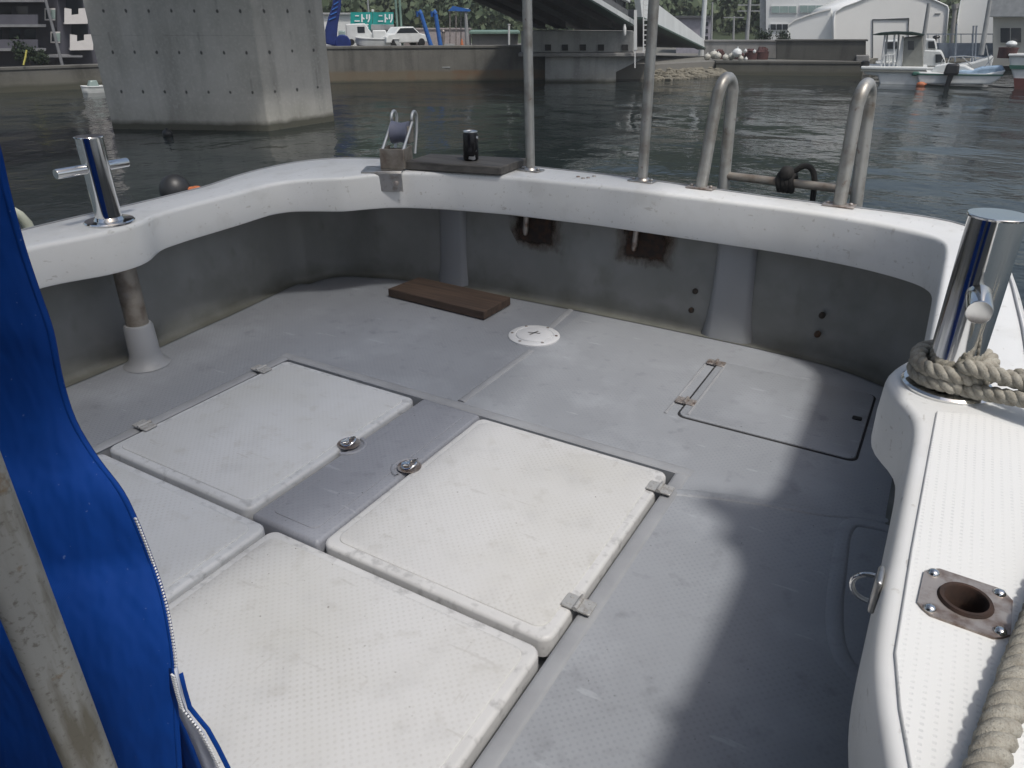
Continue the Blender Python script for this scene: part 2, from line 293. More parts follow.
# shoreline, as seen from the boat: left quay, hidden stretch behind the pier, middle quay, right quay
SL = at(0,93,WZ); SL2 = at(100,88,WZ); dirL = (SL2-SL).normalized()
SM0 = at(335,83,WZ); SM1 = at(545,80,WZ)
SR0 = at(715,75,WZ); SR1 = at(862,76,WZ); SB0 = at(872,71,WZ); SB1 = at(1030,69,WZ); SB2 = at(1400,70,WZ)
shore = [SL-dirL*60, SL-dirL*20, SL, SL2, SL2.lerp(SM0,.5), SM0, SM1, at(655,79.5,WZ), SR0, SR1, SB0, SB1, SB2]
mb = MB(); GZ = -.72
inner = [Vector((p.x, p.y, GZ)) + Vector((p.x, p.y, 0)).normalized()*.25 for p in shore]; outer = [Vector((p.x*12, p.y*12, GZ)) for p in shore]
mb.grid([inner, outer]); low = [Vector((p.x, p.y, WZ-.6)) for p in inner]; mb.grid([low, inner]); struct('shore_ground', mb, M['ground'], smooth=0)
# hill with its wood
def hillz(x, y):
    r = math.hypot(x, y); a = math.atan2(x, y)
    h = max(0, min(1, (r-62)/120)); h = h*h*(3-2*h)*46
    e = max(0, min(1, (a+1.05)/.25))*max(0, min(1, (.02-a)/.16)); return GZ+h*e*(1+.12*math.sin(a*23)+.08*math.sin(a*41+r*.05))
mb = MB(); rows = []
for i in range(24):
    r = 60+i*7.5; rows.append([Vector((r*math.sin(a), r*math.cos(a), hillz(r*math.sin(a), r*math.cos(a))-.05)) for a in [-1.15+k*1.25/70 for k in range(71)]])
mb.grid(rows); struct('hill', mb, M['hill'])
mb = MB()
for i in range(3300):
    a = random.uniform(-.98, -.02); r = 61+122*random.random()**1.4; x, y = r*math.sin(a), r*math.cos(a); z = hillz(x, y)
    if z < GZ+.4: continue
    s = random.uniform(.9, 2.3); c = Vector((x, y, z+s*.7))
    for k in range(46):
        d = Vector((random.gauss(0,1), random.gauss(0,1), random.gauss(0,.8))).normalized()*s*random.uniform(.55, 1.05); u = Vector((random.gauss(0,1), random.gauss(0,1), random.gauss(0,1))).normalized(); w = u.cross(d).normalized(); q = s*random.uniform(.09, .2)
        p = c+d; mb.add([p+u*q, p+w*q, p-u*q, p-w*q*.8], [(0,1,2,3)])
tag(mb.build('woodland', M['leaf'], smooth=0, recalc=False), 'dense green wood covering the hillside behind the harbour', 'woodland', kind='stuff')
# ================================================================== QUAYS
def wall(name, label, a, b, ztop, th, mat, cap=.0, group=None):
    a = Vector(a); b = Vector(b); L = (b-a); L.z = 0; n = Vector((-L.y, L.x, 0)).normalized()
    if n.dot(a) < 0: n = -n
    t = thing(name, label, 'quay wall', (a.x, a.y, WZ), math.atan2(L.y, L.x), group)
    h = ztop-WZ; s = 1 if (Matrix.Rotation(-math.atan2(L.y, L.x), 3, 'Z')@n).y > 0 else -1
    y0, y1 = sorted((0, s*th)); mb = MB(); mb.box((0,y0,-.6), (L.length,y1,h-.1)); o = mb.build('wall_face', mat, t); o.location = (0,0,0)
    mb = MB(); mb.box((-.01,y0-.03,h-.098), (L.length+.01,y1+.03,h)); mb.build('coping', mat, t, bevel=.02); return t
def zt(px, pb, p): return gp(px, p, math.hypot(*at(px, pb, WZ).xy)).z
# material z is local there: use object coords with WZ offset folded in by building walls at world height instead
def wallw(name, label, a, b, ztop, th, mat, cope=.1):
    a = Vector((a.x, a.y, 0)); b = Vector((b.x, b.y, 0)); L = b-a; n = Vector((-L.y, L.x, 0)).normalized()
    if n.dot(a) < 0: n = -n
    t = thing(name, label, 'quay wall', a.lerp(b,.5)+Vector((0,0,WZ)), 0, world=True); n2 = n*th
    def pr(z0, z1, e): 
        l = L.normalized()*e; k = n.normalized()*e
        return [p for z in (z0, z1) for p in (a-l-k+Vector((0,0,z)), b+l-k+Vector((0,0,z)), b+l+n2+k+Vector((0,0,z)), a-l+n2+k+Vector((0,0,z)))]
    mb = MB(); mb.hexa(pr(WZ-.6, ztop-cope, 0)); mb.build('wall_face', mat, t, smooth=0)
    mb = MB(); mb.hexa(pr(ztop-cope+.002, ztop, .035)); mb.build('coping', mat, t, smooth=0, bevel=.015); return t
wallw('quay_wall', 'low stained grey quay wall in front of the dark apartment block', SL-dirL*20, SL2+dirL*8, zt(50,90.5,66), .5, M['left_concrete'])
wallw('quay_wall', 'tall grey quay wall with an orange stained foot left of the bridge', SM0+(SM0-SM1)*.25, SM1+(SM1-SM0)*.12, zt(440,81,45.5), .5, M['quay_concrete'])
wallw('quay_wall', 'low dark quay edge in front of the red baskets and white floats', SR0, SR1, zt(790,75,61), .6, M['dark_concrete'])
wallw('quay_wall', 'dark quay wall half hidden behind the moored boats', SB0, SB1, zt(940,71,62), .6, M['dark_concrete'])
# tall dark block and retaining wall on the right quay
def bgbox(mb, f, x0, x1, yb, yt, d0, d1):
    p = [f.L(x0,yb,0), f.L(x1,yb,0), f.L(x0,yt,0), f.L(x1,yt,0)]
    return mb.hexa([(p[0].x,d0,p[0].z),(p[1].x,d0,p[1].z),(p[1].x,d1,p[1].z),(p[0].x,d1,p[0].z),(p[2].x,d0,p[2].z),(p[3].x,d0,p[3].z),(p[3].x,d1,p[3].z),(p[2].x,d1,p[2].z)])
def bbx(mb, x0, x1, d0, d1, z0, z1): return mb.box((x0,d0,z0), (x1,d1,z1))
DR = math.hypot(*SR1.xy)+.9
f = Fr(820, 60, DR); t = thing('flood_wall', 'tall dark concrete block at the water edge below the white arched shed', 'wall', f.o, f.yaw)
mb = MB(); bgbox(mb, f, 776, 866, 73, 41, 0, 1.1); mb.build('wall_face', M['dark_concrete'], t, bevel=.04)
mb = MB(); bgbox(mb, f, 775, 868, 41.2, 39.8, -.05, 1.15); mb.build('coping', M['dark_concrete'], t)
mb = MB(); bgbox(mb, f, 856, 869, 75, 55, -.45, .6); mb.build('buttress', M['grey_concrete'], t, bevel=.03)
f = Fr(740, 55, DR+1.6); t = thing('retaining_wall', 'light grey retaining wall behind the red baskets', 'wall', f.o, f.yaw)
mb = MB(); bgbox(mb, f, 704, 777, 64, 41.5, 0, .4); mb.build('wall_face', M['grey_concrete'], t)
mb = MB(); bgbox(mb, f, 703, 778, 41.4, 40, -.06, .46); mb.build('coping', M['grey_concrete'], t)
# ================================================================== BRIDGE
PA, PB, PC = at(112,129,WZ), at(270,131,WZ), at(335,121,WZ); PD = PA+(PC-PB)
tp = thing('bridge_pier', 'massive pale concrete bridge pier with rows of tie holes rising from the water nearby', 'bridge pier', (PA+PB+PC+PD)/4, 0, world=True)
P1 = gp(633, 25, 33.2)                     # bridge edge above the far pier
ax = (Vector((P1.x,P1.y,0))-Vector(((PB+PC)/2).xy.to_3d()+Vector((2.4,.9,0)))).normalized(); nx = Vector((ax.y,-ax.x,0))   # along, to the right
d = ray(598, 0); k = (P1.x*ax.y-P1.y*ax.x)/(d.x*ax.y-d.y*ax.x); P0 = CP+d*k
SLOPE = (P0.z-P1.z)/((P0-P1).xy.length); SLOPE = min(SLOPE, .19)
def bpt(s, off, dz): return Vector((P1.x, P1.y, P1.z)) - ax*s + nx*off + Vector((0,0,SLOPE*s+dz))   # s metres back towards us
PT = P1.z + SLOPE*15.5
mb = MB(); mb.hexa([Vector((p.x,p.y,z)) for z in (WZ-.8, PT-.05) for p in (PA,PB,PC,PD)]); mb.build('shaft', M['pier_concrete'], tp, smooth=0, bevel=.05, seg=3)
tb = thing('road_bridge', 'dark road bridge sloping down to the far shore with a pale side girder', 'bridge', bpt(0,-2,0), 0, world=True)
W2 = 4.6
def slabpts(s0, s1, o0, o1, z0, z1): return [bpt(s, o, z) for z in (z0, z1) for s, o in ((s0,o0),(s0,o1),(s1,o1),(s1,o0))]
mb = MB(); mb.hexa(slabpts(-.15, 60, -W2+.3, -.30, .10, .55)); mb.build('deck_slab', M['deck_underside'], tb, smooth=0)
for o in (-W2+.35, -3.3, -2.2, -1.2):
    mb = MB(); mb.hexa(slabpts(0, 60, o, o+.3, -.12, .12)); mb.hexa(slabpts(0, 60, o-.1, o+.4, -.16, -.12)); mb.build('girder', M['deck_underside'], tb, smooth=0)
mb = MB(); mb.hexa(slabpts(0, 60, -.32, .06, .0, .17)); mb.build('edge_beam', M['girder'], tb, smooth=0)
mb = MB(); mb.hexa(slabpts(0, 60, -.40, .04, -.05, -.001)); mb.build('edge_flange', M['bridge_green'], tb, smooth=0)
mb = MB(); mb.hexa(slabpts(-.1, 60, -.5, -.42, .17, 1.05)); 
for i in range(60): mb.hexa(slabpts(i*1.0, i*1.0+.06, -.42, -.36, .2, .8))
mb.build('web', M['bridge_steel_dark'], tb, smooth=0)
mb = MB(); mb.hexa(slabpts(-.1, 60, -.5, -.22, .82, 1.35)); mb.build('parapet', M['girder'], tb, smooth=0)
# second span: full depth pale girder to the shore
P2 = gp(706, 48.3, 42.5); P2t = gp(706, 41, 42.5); q = ax*.25
A0 = P1+ax*.45+Vector((0,0,-.12)); A0t = P1+ax*.45+Vector((0,0,1.25))
def spanbox(b0, b1, t0, t1, o0, o1): return [b0+nx*o0, b0+nx*o1, b1+nx*o1, b1+nx*o0, t0+nx*o0, t0+nx*o1, t1+nx*o1, t1+nx*o0]
B0 = gp(642, 17, 33.8)
mb = MB(); mb.hexa(spanbox(B0, P2, A0t, P2t, -.25, 0)); mb.build('side_girder', M['girder'], tb, smooth=0)
dz = Vector((0,0,.07)); mb = MB(); mb.hexa(spanbox(B0-dz, P2-dz, B0-dz*.03, P2-dz*.03, -.45, .06)); mb.build('side_flange', M['bridge_green'], tb, smooth=0)
mb = MB(); mb.hexa(spanbox(B0, P2, B0+dz*4, P2+dz*4, -W2, -.26)); mb.build('deck_slab', M['deck_underside'], tb, smooth=0)
# far pier
f = Fr(580, 82, 33.1); f2 = thing('bridge_pier', 'squat grey bridge pier under the far end of the dark span', 'bridge pier', f.o, 0, world=True)
def wv(f, p): return f.o + f.r*p.x + f.f*p.y + Vector((0,0,p.z))
def wbox(f, x0, x1, yb, yt, d0, d1):
    m = MB(); bgbox(m, f, x0, x1, yb, yt, d0, d1); m.v = [wv(f, v) for v in m.v]; return m
wbox(f, 545, 606, 92, 56, 0, 1.9).build('shaft', M['bridge_pier_concrete'], f2, smooth=0, bevel=.03)
m = MB(); a, b, c, d2 = f.L(606,92), f.L(616,92), f.L(606,56), f.L(648,56); e = f.L(616,72)
m.prism([wv(f, Vector((p.x, .02, p.z))) for p in (a, b, e, d2, c)], f.f*1.85); m.build('haunch', M['bridge_pier_concrete'], f2, smooth=0)
wbox(f, 519, 655, 56.2, 52.6, -.35, 2.1).build('ledge', M['grey_concrete'], f2, smooth=0, bevel=.02)
wbox(f, 521, 634, 52.4, 31, .05, 1.8).build('crosshead', M['bridge_pier_concrete'], f2, smooth=0, bevel=.03)
for x in (548, 565, 583, 601, 625): wbox(f, x-3, x+3, 50.5, 44.5, -.03, .04).build('bearing_recess', M['dark_gap'], f2, smooth=0)
# access ladder and down pipes beside the far pier
f = Fr(646, 40, 32.6); t = thing('access_ladder', 'white caged access ladder fixed beside the far bridge pier', 'ladder', f.o, 0, world=True)
for x in (643.5, 650): wbox(f, x-.6, x+.6, 52.5, -25, 0, .05).build('rail', M['wall_white'], t, smooth=0)
m = MB()
for y in range(-20, 52, 5): m2 = wbox(f, 643, 650.5, y+.5, y-.5, .01, .04); m.add(m2.v, m2.f)
m.build('rung', M['wall_white'], t, smooth=0)
f = Fr(636, 40, 32.5); t = thing('down_pipe', 'white drain pipe hanging at the end of the first bridge span', 'pipe', f.o, 0, world=True)
wbox(f, 634, 637, 50, 10, 0, .12).build('pipe', M['wall_white'], t, smooth=0); wbox(f, 634.4, 635.6, 68, 50, .02, .1).build('outlet', M['wall_white'], t, smooth=0)
f = Fr(624, 28, 32.4); t = thing('bridge_lamp', 'small white lantern hanging below the bridge edge', 'lamp', f.o, 0, world=True)
m = MB(); p = [wv(f, f.L(624.5, y)) for y in (36, 34, 28, 24)]; m.tube(p, [.03,.07,.07,.03], 10); m.build('lantern', M['wall_white'], t)
# ================================================================== LEFT SHORE: apartment block
f = Fr(40, 66, 36.5); t = thing('apartment_building', 'dark tiled apartment block with white notched balconies behind the left quay', 'building', f.o, f.yaw)
mb = MB(); bgbox(mb, f, -300, 58, 76, -320, 1.3, 9); bgbox(mb, f, 58.01, 110, 76, -320, .9, 9); mb.build('wall', M['tile_dark'], t, smooth=0)
for y in (-72, -47, -22, 2, 27, 51): mb = MB(); bgbox(mb, f, -300, 46, y, y-2.6, .0, 1.4); mb.build('floor_slab', M['slab_grey'], t, smooth=0)
for y in (-10, 14, 39): mb = MB(); bgbox(mb, f, -160, 38, y+11, y+.5, .1, .14); mb.build('balcony_railing', M['tile_dark'], t, smooth=0)
for x, y in ((-15, 15), (5, 15), (22, 15), (-5, 39), (14, 39), (30, 39)): mb = MB(); bgbox(mb, f, x-6, x+6, y+10, y-9, 1.26, 1.31); mb.build('window', M['glass'], t, smooth=0)
for x0, x1, y0, y1 in ((45,56,20.5,8), (51,61,43.5,32)):
    mb = MB(); bgbox(mb, f, x0, x1, y0, y1, .86, .92); w = mb.build('window', M['balcony_white'], t, smooth=0)
    for k in (0, 1): mb = MB(); bgbox(mb, f, x0+1.2+k*(x1-x0-1)/2, x0+(k+1)*(x1-x0)/2-.3+k*.2, y0-1.5, y1+1.5, .845, .87); mb.build('pane', M['pale_glass'] if k else M['glass'], w, smooth=0)
for dx, dy in ((0,0), (5.5,26), (-6,-27)):
    b = MB(); P = [(64+dx,8+dy),(71+dx,9+dy),(71+dx,15+dy),(78+dx,14+dy),(78+dx,8.5+dy),(87+dx,8+dy),(87+dx,23.5+dy),(64+dx,24+dy)]
    b.prism([Vector((v.x, -.4, v.z)) for v in (f.L(*p) for p in P)], (0,.12,0)); b.build('balcony', M['balcony_white'], t, smooth=0)
    b = MB(); bgbox(b, f, 64+dx, 87+dx, 24+dy, 22.5+dy, -.27, .95); b.build('balcony_floor', M['balcony_white'], t, smooth=0)
    b = MB(); bgbox(b, f, 67+dx, 84+dx, 21+dy, -2+dy, .87, .92); b.build('balcony_door', M['glass'], t, smooth=0)
mb = MB(); bgbox(mb, f, 47, 82, 57, 55, -.3, .95); mb.build('entrance_canopy', M['slab_grey'], t, smooth=0)
f = Fr(62, 64, 34.6); t = thing('utility_pole', 'grey utility pole standing against the dark apartment block', 'pole', f.o, 0, group=None)
mb = MB(); mb.tube([(0,0,-.3), (0,0,7)], [.055,.04], 10); mb.build('shaft', M['slab_grey'], t)
mb = MB(); mb.box((-.5,-.04,5.5), (.5,.04,5.6)); mb.build('crossarm', M['pole_grey'], t)
f = Fr(25, 64, 33.6); mb = MB(); a, b = f.L(23.5, 65), f.L(26.7, 50); mb.tube([a, a.lerp(b,.5)+Vector((.01,0,0)), b], .03, 8)
tag(mb.build('yellow_stake', M['yellow'], loc=f.o, rz=f.yaw), 'thin yellow stake leaning above the left quay wall', 'stake')
f = Fr(14, 45, 37.2); mb = MB()
rows = [[Vector((f.L(11+6*i/6, y).x+.02*math.sin(i*2+y), .03*math.sin(i*1.7), f.L(11,y).z)) for i in range(7)] for y in (39,41,43,45,47)]; mb.grid(rows)
o = mb.build('laundry', M['maroon'], loc=f.o, rz=f.yaw); o.modifiers.new('s','SOLIDIFY').thickness = .02; tag(o, 'dark red laundry hanging on an apartment balcony', 'laundry')
# shrubs in front of the apartment ground floor
def leafball(mb, c, r, n, q, sq=(1,1,1)):
    c = Vector(c)
    for i in range(n):
        d = Vector((random.gauss(0,1), random.gauss(0,1), random.gauss(0,1))).normalized()*r*random.uniform(.35,1.08); d = Vector((d.x*sq[0], d.y*sq[1], d.z*sq[2]))
        u = Vector((random.gauss(0,1), random.gauss(0,1), random.gauss(0,1))).normalized(); w = u.cross(Vector((random.gauss(0,1), random.gauss(0,1), random.gauss(0,1)))).normalized(); k = q*random.uniform(.5,1.2); p = c+d
        mb.add([p+u*k, p+w*k*.5, p-u*k, p-w*k*.5], [(0,1,2,3)])
def bush(label, px, py, D, r, mat, sq=(1,1,1), n=420, name='shrub', cat='shrub', h=None, group=None):
    f = Fr(px, py, D); t = thing(name, label, cat, f.o, f.yaw, group); mb = MB(); h = h or r*.9
    for k in range(6): leafball(mb, (random.uniform(-.4,.4)*r*sq[0], random.uniform(-.4,.4)*r, h+random.uniform(-.3,.45)*r*sq[2]), r*random.uniform(.5,.75), n//6, r*.16, sq)
    mb.build('foliage', mat, t, smooth=0, recalc=False); mb = MB(); mb.tube([(0,0,-.1), (.02,.01,h)], [.07*r, .03*r], 8); mb.build('stem', M['bark'], t); return t
bush('dark bush at the foot of the apartment block beside the yellow stake', 30, 66, 34.8, .50, M['foliage_dark'])
bush('second dark bush below the apartment windows', 44, 67, 35, .36, M['foliage_dark'])
# small white boat by the left quay
def hull(L, B, H, bow=.35, flare=.18, n=14, sheer=.15):
    rows = []
    for i in range(n):
        u = i/(n-1); w = 1 if u < 1-bow else math.sqrt(max(0, 1-((u-(1-bow))/bow)**2))*.97+.03; x = -L/2+L*u; s = sheer*H*max(0,(u-.4)/.6)**2
        hb = B/2*w; kz = 0 if u < .75 else H*.5*((u-.75)/.25)**2
        rows.append([Vector((x, -hb, H+s)), Vector((x, -hb*(1-flare*.3), H*.5+s*.5+kz*.3)), Vector((x, -hb*(1-flare), kz*.6)), Vector((x, 0, -.12+kz)), Vector((x, hb*(1-flare), kz*.6)), Vector((x, hb*(1-flare*.3), H*.5+s*.5+kz*.3)), Vector((x, hb, H+s))])
    m = MB(); m.grid(rows); m.f.append([0,1,2,3,4,5,6])
    dk = [[r[0]+Vector((0,0,-.06)), r[6]+Vector((0,0,-.06))] for r in rows]; m.grid(dk); return m
def gunw(L, B, H, bow=.35, n=14, sheer=.15, r=.03):
    ps = []
    for sd in (-1, 1):
        q = []
        for i in range(n):
            u = i/(n-1); w = 1 if u < 1-bow else math.sqrt(max(0, 1-((u-(1-bow))/bow)**2))*.97+.03
            q.append(Vector((-L/2+L*u, sd*B/2*w, H+sheer*H*max(0,(u-.4)/.6)**2)))
        ps.append(q)
    m = MB(); m.tube(ps[0], r, 6); m.tube(ps[1], r, 6); m.tube([ps[0][0], ps[1][0]], r, 6); return m
f = Fr(94, 93, 32); t = thing('small_boat', 'little white boat with a pale windscreen moored at the left quay wall', 'boat', f.o, f.yaw+math.pi+.25)
hull(.75,.4,.22).build('hull', M['boat_white'], t); gunw(.75,.4,.22,r=.02).build('gunwale', M['boat_white'], t)
mb = MB(); mb.hexa([(-.2,-.15,.2),(.16,-.15,.2),(.16,.15,.2),(-.2,.15,.2),(-.16,-.12,.42),(.06,-.12,.42),(.06,.12,.42),(-.16,.12,.42)]); mb.build('windscreen', M['pale_glass'], t, bevel=.02)
# ================================================================== MIDDLE SHORE
# blue crane arm
f = Fr(338, 47, 36); t = thing('excavator', 'dark blue crane arm with a rounded counterweight beside the concrete pier', 'crane', f.o, f.yaw)
def poly(mb, f, pts, d0, d1): return mb.prism([Vector((v.x, d0, v.z)) for v in (f.L(*p) for p in pts)], (0,d1-d0,0))
mb = MB(); poly(mb, f, [(326,44),(325,30),(328,18),(332,6),(335,-12),(342,-12),(341,8),(338,24),(337,36),(336,46)], -.25, .25); mb.build('boom', M['blue_paint'], t, smooth=0, bevel=.05)
mb = MB(); c = f.L(343,43); mb.lathe([(.30,-.3),(.34,-.25),(.34,.25),(.30,.3)], (c.x,0,c.z), 20, (0,1,0)); mb.build('counterweight', M['blue_paint'], t)
mb = MB(); bgbox(mb, f, 324, 352, 60, 46, -.5, .8); mb.build('base', M['blue_paint'], t, bevel=.05)
mb = MB(); bgbox(mb, f, 338.5, 345.5, 38.5, 30.5, -.15, .3); mb.build('cab', M['pale_glass'], t, bevel=.04)
mb = MB()
for i in range(6): a, b = f.L(329+i*1.6, 20-i*5), f.L(336+i*.8, 17-i*5); mb.tube([(a.x,-.27,a.z),(b.x,-.27,b.z)], .025, 6)
mb.build('lattice', M['sky_blue'], t)
# white shed left of the sign
f = Fr(340, 47, 40); t = thing('storage_shed', 'plain white shed with a flat roof behind the dark blue crane', 'building', f.o, f.yaw)
mb = MB(); bgbox(mb, f, 322, 351, 60, 14.5, 0, 3); mb.build('wall', M['wall_white'], t, smooth=0); mb = MB(); bgbox(mb, f, 321, 352, 14.4, 12.6, -.15, 3.1); mb.build('roof', M['roof_grey'], t, smooth=0)
# sign: two teal panels with katakana
f = Fr(371, 47, 39); t = thing('shop_sign', 'teal double faced shop sign with white katakana above a low shop', 'sign', f.o, f.yaw)
def kana(mb, f, which, x0, y0, w, h, d):
    S = {'ni': [((.15,.2),(.85,.2),.12), ((0,.85),(1,.85),.13)], 'to': [((.3,0),(.3,1),.15), ((.3,.38),(.9,.62),.13)], 'ri': [((.2,.02),(.2,.62),.14), ((.8,0),(.8,.62),.14), ((.8,.6),(.45,1),.13)]}[which]
    for (a, b, th) in S:
        A, B = (x0+a[0]*w, y0+a[1]*h), (x0+b[0]*w, y0+b[1]*h); dx, dy = B[0]-A[0], B[1]-A[1]; l = math.hypot(dx, dy); px, py = -dy/l*th*h*.6, dx/l*th*h*.6
        q = [(A[0]+px,A[1]+py),(B[0]+px,B[1]+py),(B[0]-px,B[1]-py),(A[0]-px,A[1]-py)]; poly(mb, f, q, d-.02, d)
mb = MB(); bgbox(mb, f, 350.5, 372.5, 30.5, 12.2, 0, .3); p1 = mb.build('panel', M['teal_sign'], t, smooth=0)
mb = MB(); bgbox(mb, f, 373, 393.5, 24.5, 12.2, 0, .3); p2 = mb.build('panel', M['teal_sign'], t, smooth=0)
for p, xs, y0, h in ((p1, (354.5, 360.7, 366), 14.2, 8.0), (p2, (378, 384, 388.6), 14, 8.4)):
    mb = MB()
    for k, x in zip(('ni','to','ri'), xs): kana(mb, f, k, x, y0, 5.2 if k == 'ni' else 4.2, h, -.005)
    mb.build('lettering', M['sign_white'], p, smooth=0)
mb = MB()
for x, y, w in ((355,24.2,2),(358,24.4,3),(362,24.2,2),(365.2,24.2,3.4)):
    bgbox(mb, f, x, x+w, y+1, y, -.025, -.005); bgbox(mb, f, x+w*.4, x+w*.4+1, y+3.6, y-.4, -.022, -.006); bgbox(mb, f, x, x+w, y+3.4, y+2.6, -.024, -.005)
mb.build('lettering', M['sign_white'], p1, smooth=0)
mb = MB(); bgbox(mb, f, 371.5, 374, 12, 9.5, .05, .2); mb.build('lamp', M['wall_white'], t, bevel=.02)
# shop below the sign with clutter
f = Fr(375, 47, 38.4); t = thing('low_shop', 'low white shop with a dark open front under the teal sign', 'building', f.o, f.yaw)
mb = MB(); bgbox(mb, f, 352, 402, 60, 30, .6, 2.6); mb.build('wall', M['wall_white'], t, smooth=0)
mb = MB(); bgbox(mb, f, 371, 394, 29.9, 24.6, .2, 2.7); mb.build('roof', M['roof_grey'], t, smooth=0)
for x0, x1 in ((362,366),(372,378),(379,386),(387,399)): mb = MB(); bgbox(mb, f, x0, x1, 41, 30.5, .56, .61); mb.build('window', M['glass'], t, smooth=0)
# parked car and small boats ashore
def car(label, px, py, D, rz, mat, s=.55):
    f = Fr(px, py, D); t = thing('parked_car', label, 'car', Vector((f.o.x, f.o.y, f.o.z)), f.yaw+rz)
    m = MB(); prof = [(-2,.3),(-2,.75),(-1.75,.95),(-1.2,1.0),(-.75,1.45),(.55,1.48),(1.15,1.0),(1.85,.85),(2.0,.6),(2,.3)]
    m.prism([(x*s,-.8*s,z*s) for x, z in prof], (0,1.6*s,0)); m.build('body', mat, t, smooth=0, bevel=.08*s)
    for y in (-.81,.78):
        m = MB(); m.prism([(x*s,y*s,z*s) for x, z in ((-1.05,1.02),(-.68,1.38),(.5,1.4),(.95,1.02))], (0,.03*s,0)); m.build('side_window', M['glass'], t, smooth=0)
    m = MB(); m.hexa([(p[0]*s,p[1]*s,p[2]*s) for p in ((.62,-.7,1.42),(1.14,-.72,1.03),(1.14,.72,1.03),(.62,.7,1.42),(.66,-.7,1.44),(1.18,-.72,1.05),(1.18,.72,1.05),(.66,.7,1.44))]); m.build('windscreen', M['glass'], t, smooth=0)
    for x in (-1.25, 1.25):
        for y in (-.72, .72): m = MB(); m.lathe([(.22*s,-.1*s),(.31*s,-.09*s),(.31*s,.09*s),(.22*s,.1*s)], (x*s,y*s,.31*s), 16, (0,1,0)); m.build('wheel', M['rubber'], t)
    return t
car('white car parked behind the quay just right of the teal sign', 404, 46.5, 37, .5, M['boat_white'])
f = Fr(378, 46, 36.6); t = thing('beached_boat', 'white boat laid up on the quay below the teal sign', 'boat', f.o+Vector((0,0,.02)), f.yaw+math.pi)
hull(1.9,.7,.28).build('hull', M['boat_white'], t); gunw(1.9,.7,.28).build('gunwale', M['boat_white'], t)
mb = MB(); mb.box((-.4,-.22,.25),(.2,.22,.62)); c = mb.build('cabin', M['boat_white'], t, bevel=.04); mb = MB(); mb.box((-.32,-.235,.4),(.12,-.222,.56)); mb.build('window', M['glass'], c, smooth=0)
f = Fr(361, 45, 37); t = thing('delivery_van', 'small white van parked under the left panel of the teal sign', 'van', f.o, f.yaw)
mb = MB(); mb.prism([(-.6,-.3,.1),(-.6,-.3,.85),(.25,-.3,.88),(.5,-.3,.5),(.65,-.3,.45),(.65,-.3,.1)], (0,.6,0)); mb.build('body', M['boat_white'], t, smooth=0, bevel=.04)
mb = MB(); mb.box((-.1,-.312,.5),(.22,-.3,.75)); mb.build('window', M['glass'], t, smooth=0)
for x in (-.4,.4): mb = MB(); mb.lathe([(.08,-.05),(.13,-.05),(.13,.05),(.08,.05)], (x,-.28,.13), 14, (0,1,0)); mb.build('wheel', M['rubber'], t)
# pink grey wall, green roofed hut
f = Fr(438, 47, 38); t = thing('boundary_wall', 'low pinkish grey wall behind the blue davits', 'wall', f.o, f.yaw)
mb = MB(); bgbox(mb, f, 404, 471, 60, 29.5, 0, .3); mb.build('wall_face', M['pink_grey'], t, smooth=0); mb = MB(); bgbox(mb, f, 403.5, 471.5, 29.4, 28, -.05, .35); mb.build('coping', M['pink_grey'], t, smooth=0)
f = Fr(495, 47, 36); t = thing('boat_shed', 'low grey shed with a pale green roof left of the first pole', 'building', f.o, f.yaw)
mb = MB(); bgbox(mb, f, 472, 518, 60, 34, 0, 2.5); mb.build('wall', M['grey_concrete'], t, smooth=0); mb = MB(); bgbox(mb, f, 469, 520, 33.9, 31, -.3, 2.8); mb.build('roof', M['roof_green'], t, smooth=0, bevel=.02)
f = Fr(509, 43, 34.5); mb = MB(); a, b = f.L(509,52), f.L(509,25); mb.tube([a,b], .045, 8); mb.tube([b, b+Vector((0,0,.04))], .06, 8); tag(mb.build('post', M['wall_white'], loc=f.o, rz=f.yaw), 'white post on the quay in front of the green roofed shed', 'post')
# davits
for i, (x0, x1, lab) in enumerate(((432, 420, 'left of the two blue davits on the quay'), (441, 434.5, 'right of the two blue davits on the quay'))):
    f = Fr(x0, 46, 35); t = thing('davit', lab, 'davit', f.o, f.yaw, 'blue davits on the quay'); mb = MB(); a, b = f.L(x0,49), f.L(x1+1,14); e = f.L(x1-2.5,11.5)
    mb.tube([a, a.lerp(b,.5), b], [.10,.09,.085], 10); mb.build('arm', M['sky_blue'], t); mb = MB(); mb.tube([b, (b+e)/2+Vector((0,0,.06)), e, e+Vector((-.02,0,-.2))], [.1,.1,.08,.05], 10); mb.build('head', M['sky_blue'], t)
f = Fr(441, 40, 35.2); mb = MB(); a = f.L(443,46); b = f.L(443,33); mb.tube([a, a.lerp(b,.6), b], [.05,.08,.06], 8); mb.ball(b+Vector((.02,0,.05)), .09); tag(mb.build('winch', M['rusty'], loc=f.o, rz=f.yaw), 'rusty winch post beside the right blue davit', 'winch')
# green mast pair
for i, x in enumerate((398.5, 402.5)):
    f = Fr(x, 47, 37.5); mb = MB(); mb.tube([(0,0,-.4), (0,0,5)], [.055,.045], 8)
    tag(mb.build('mast', M['roof_green'], loc=f.o), ('left' if i == 0 else 'right')+' of the two thin green masts standing behind the shop', 'mast', 'green masts behind the shop')
f = Fr(370, 30, 41); mb = MB(); mb.tube([(0,0,-2), (0,0,5)], .04, 8); tag(mb.build('antenna_pole', M['pole_grey'], loc=f.o), 'thin grey pole rising behind the teal sign', 'pole')
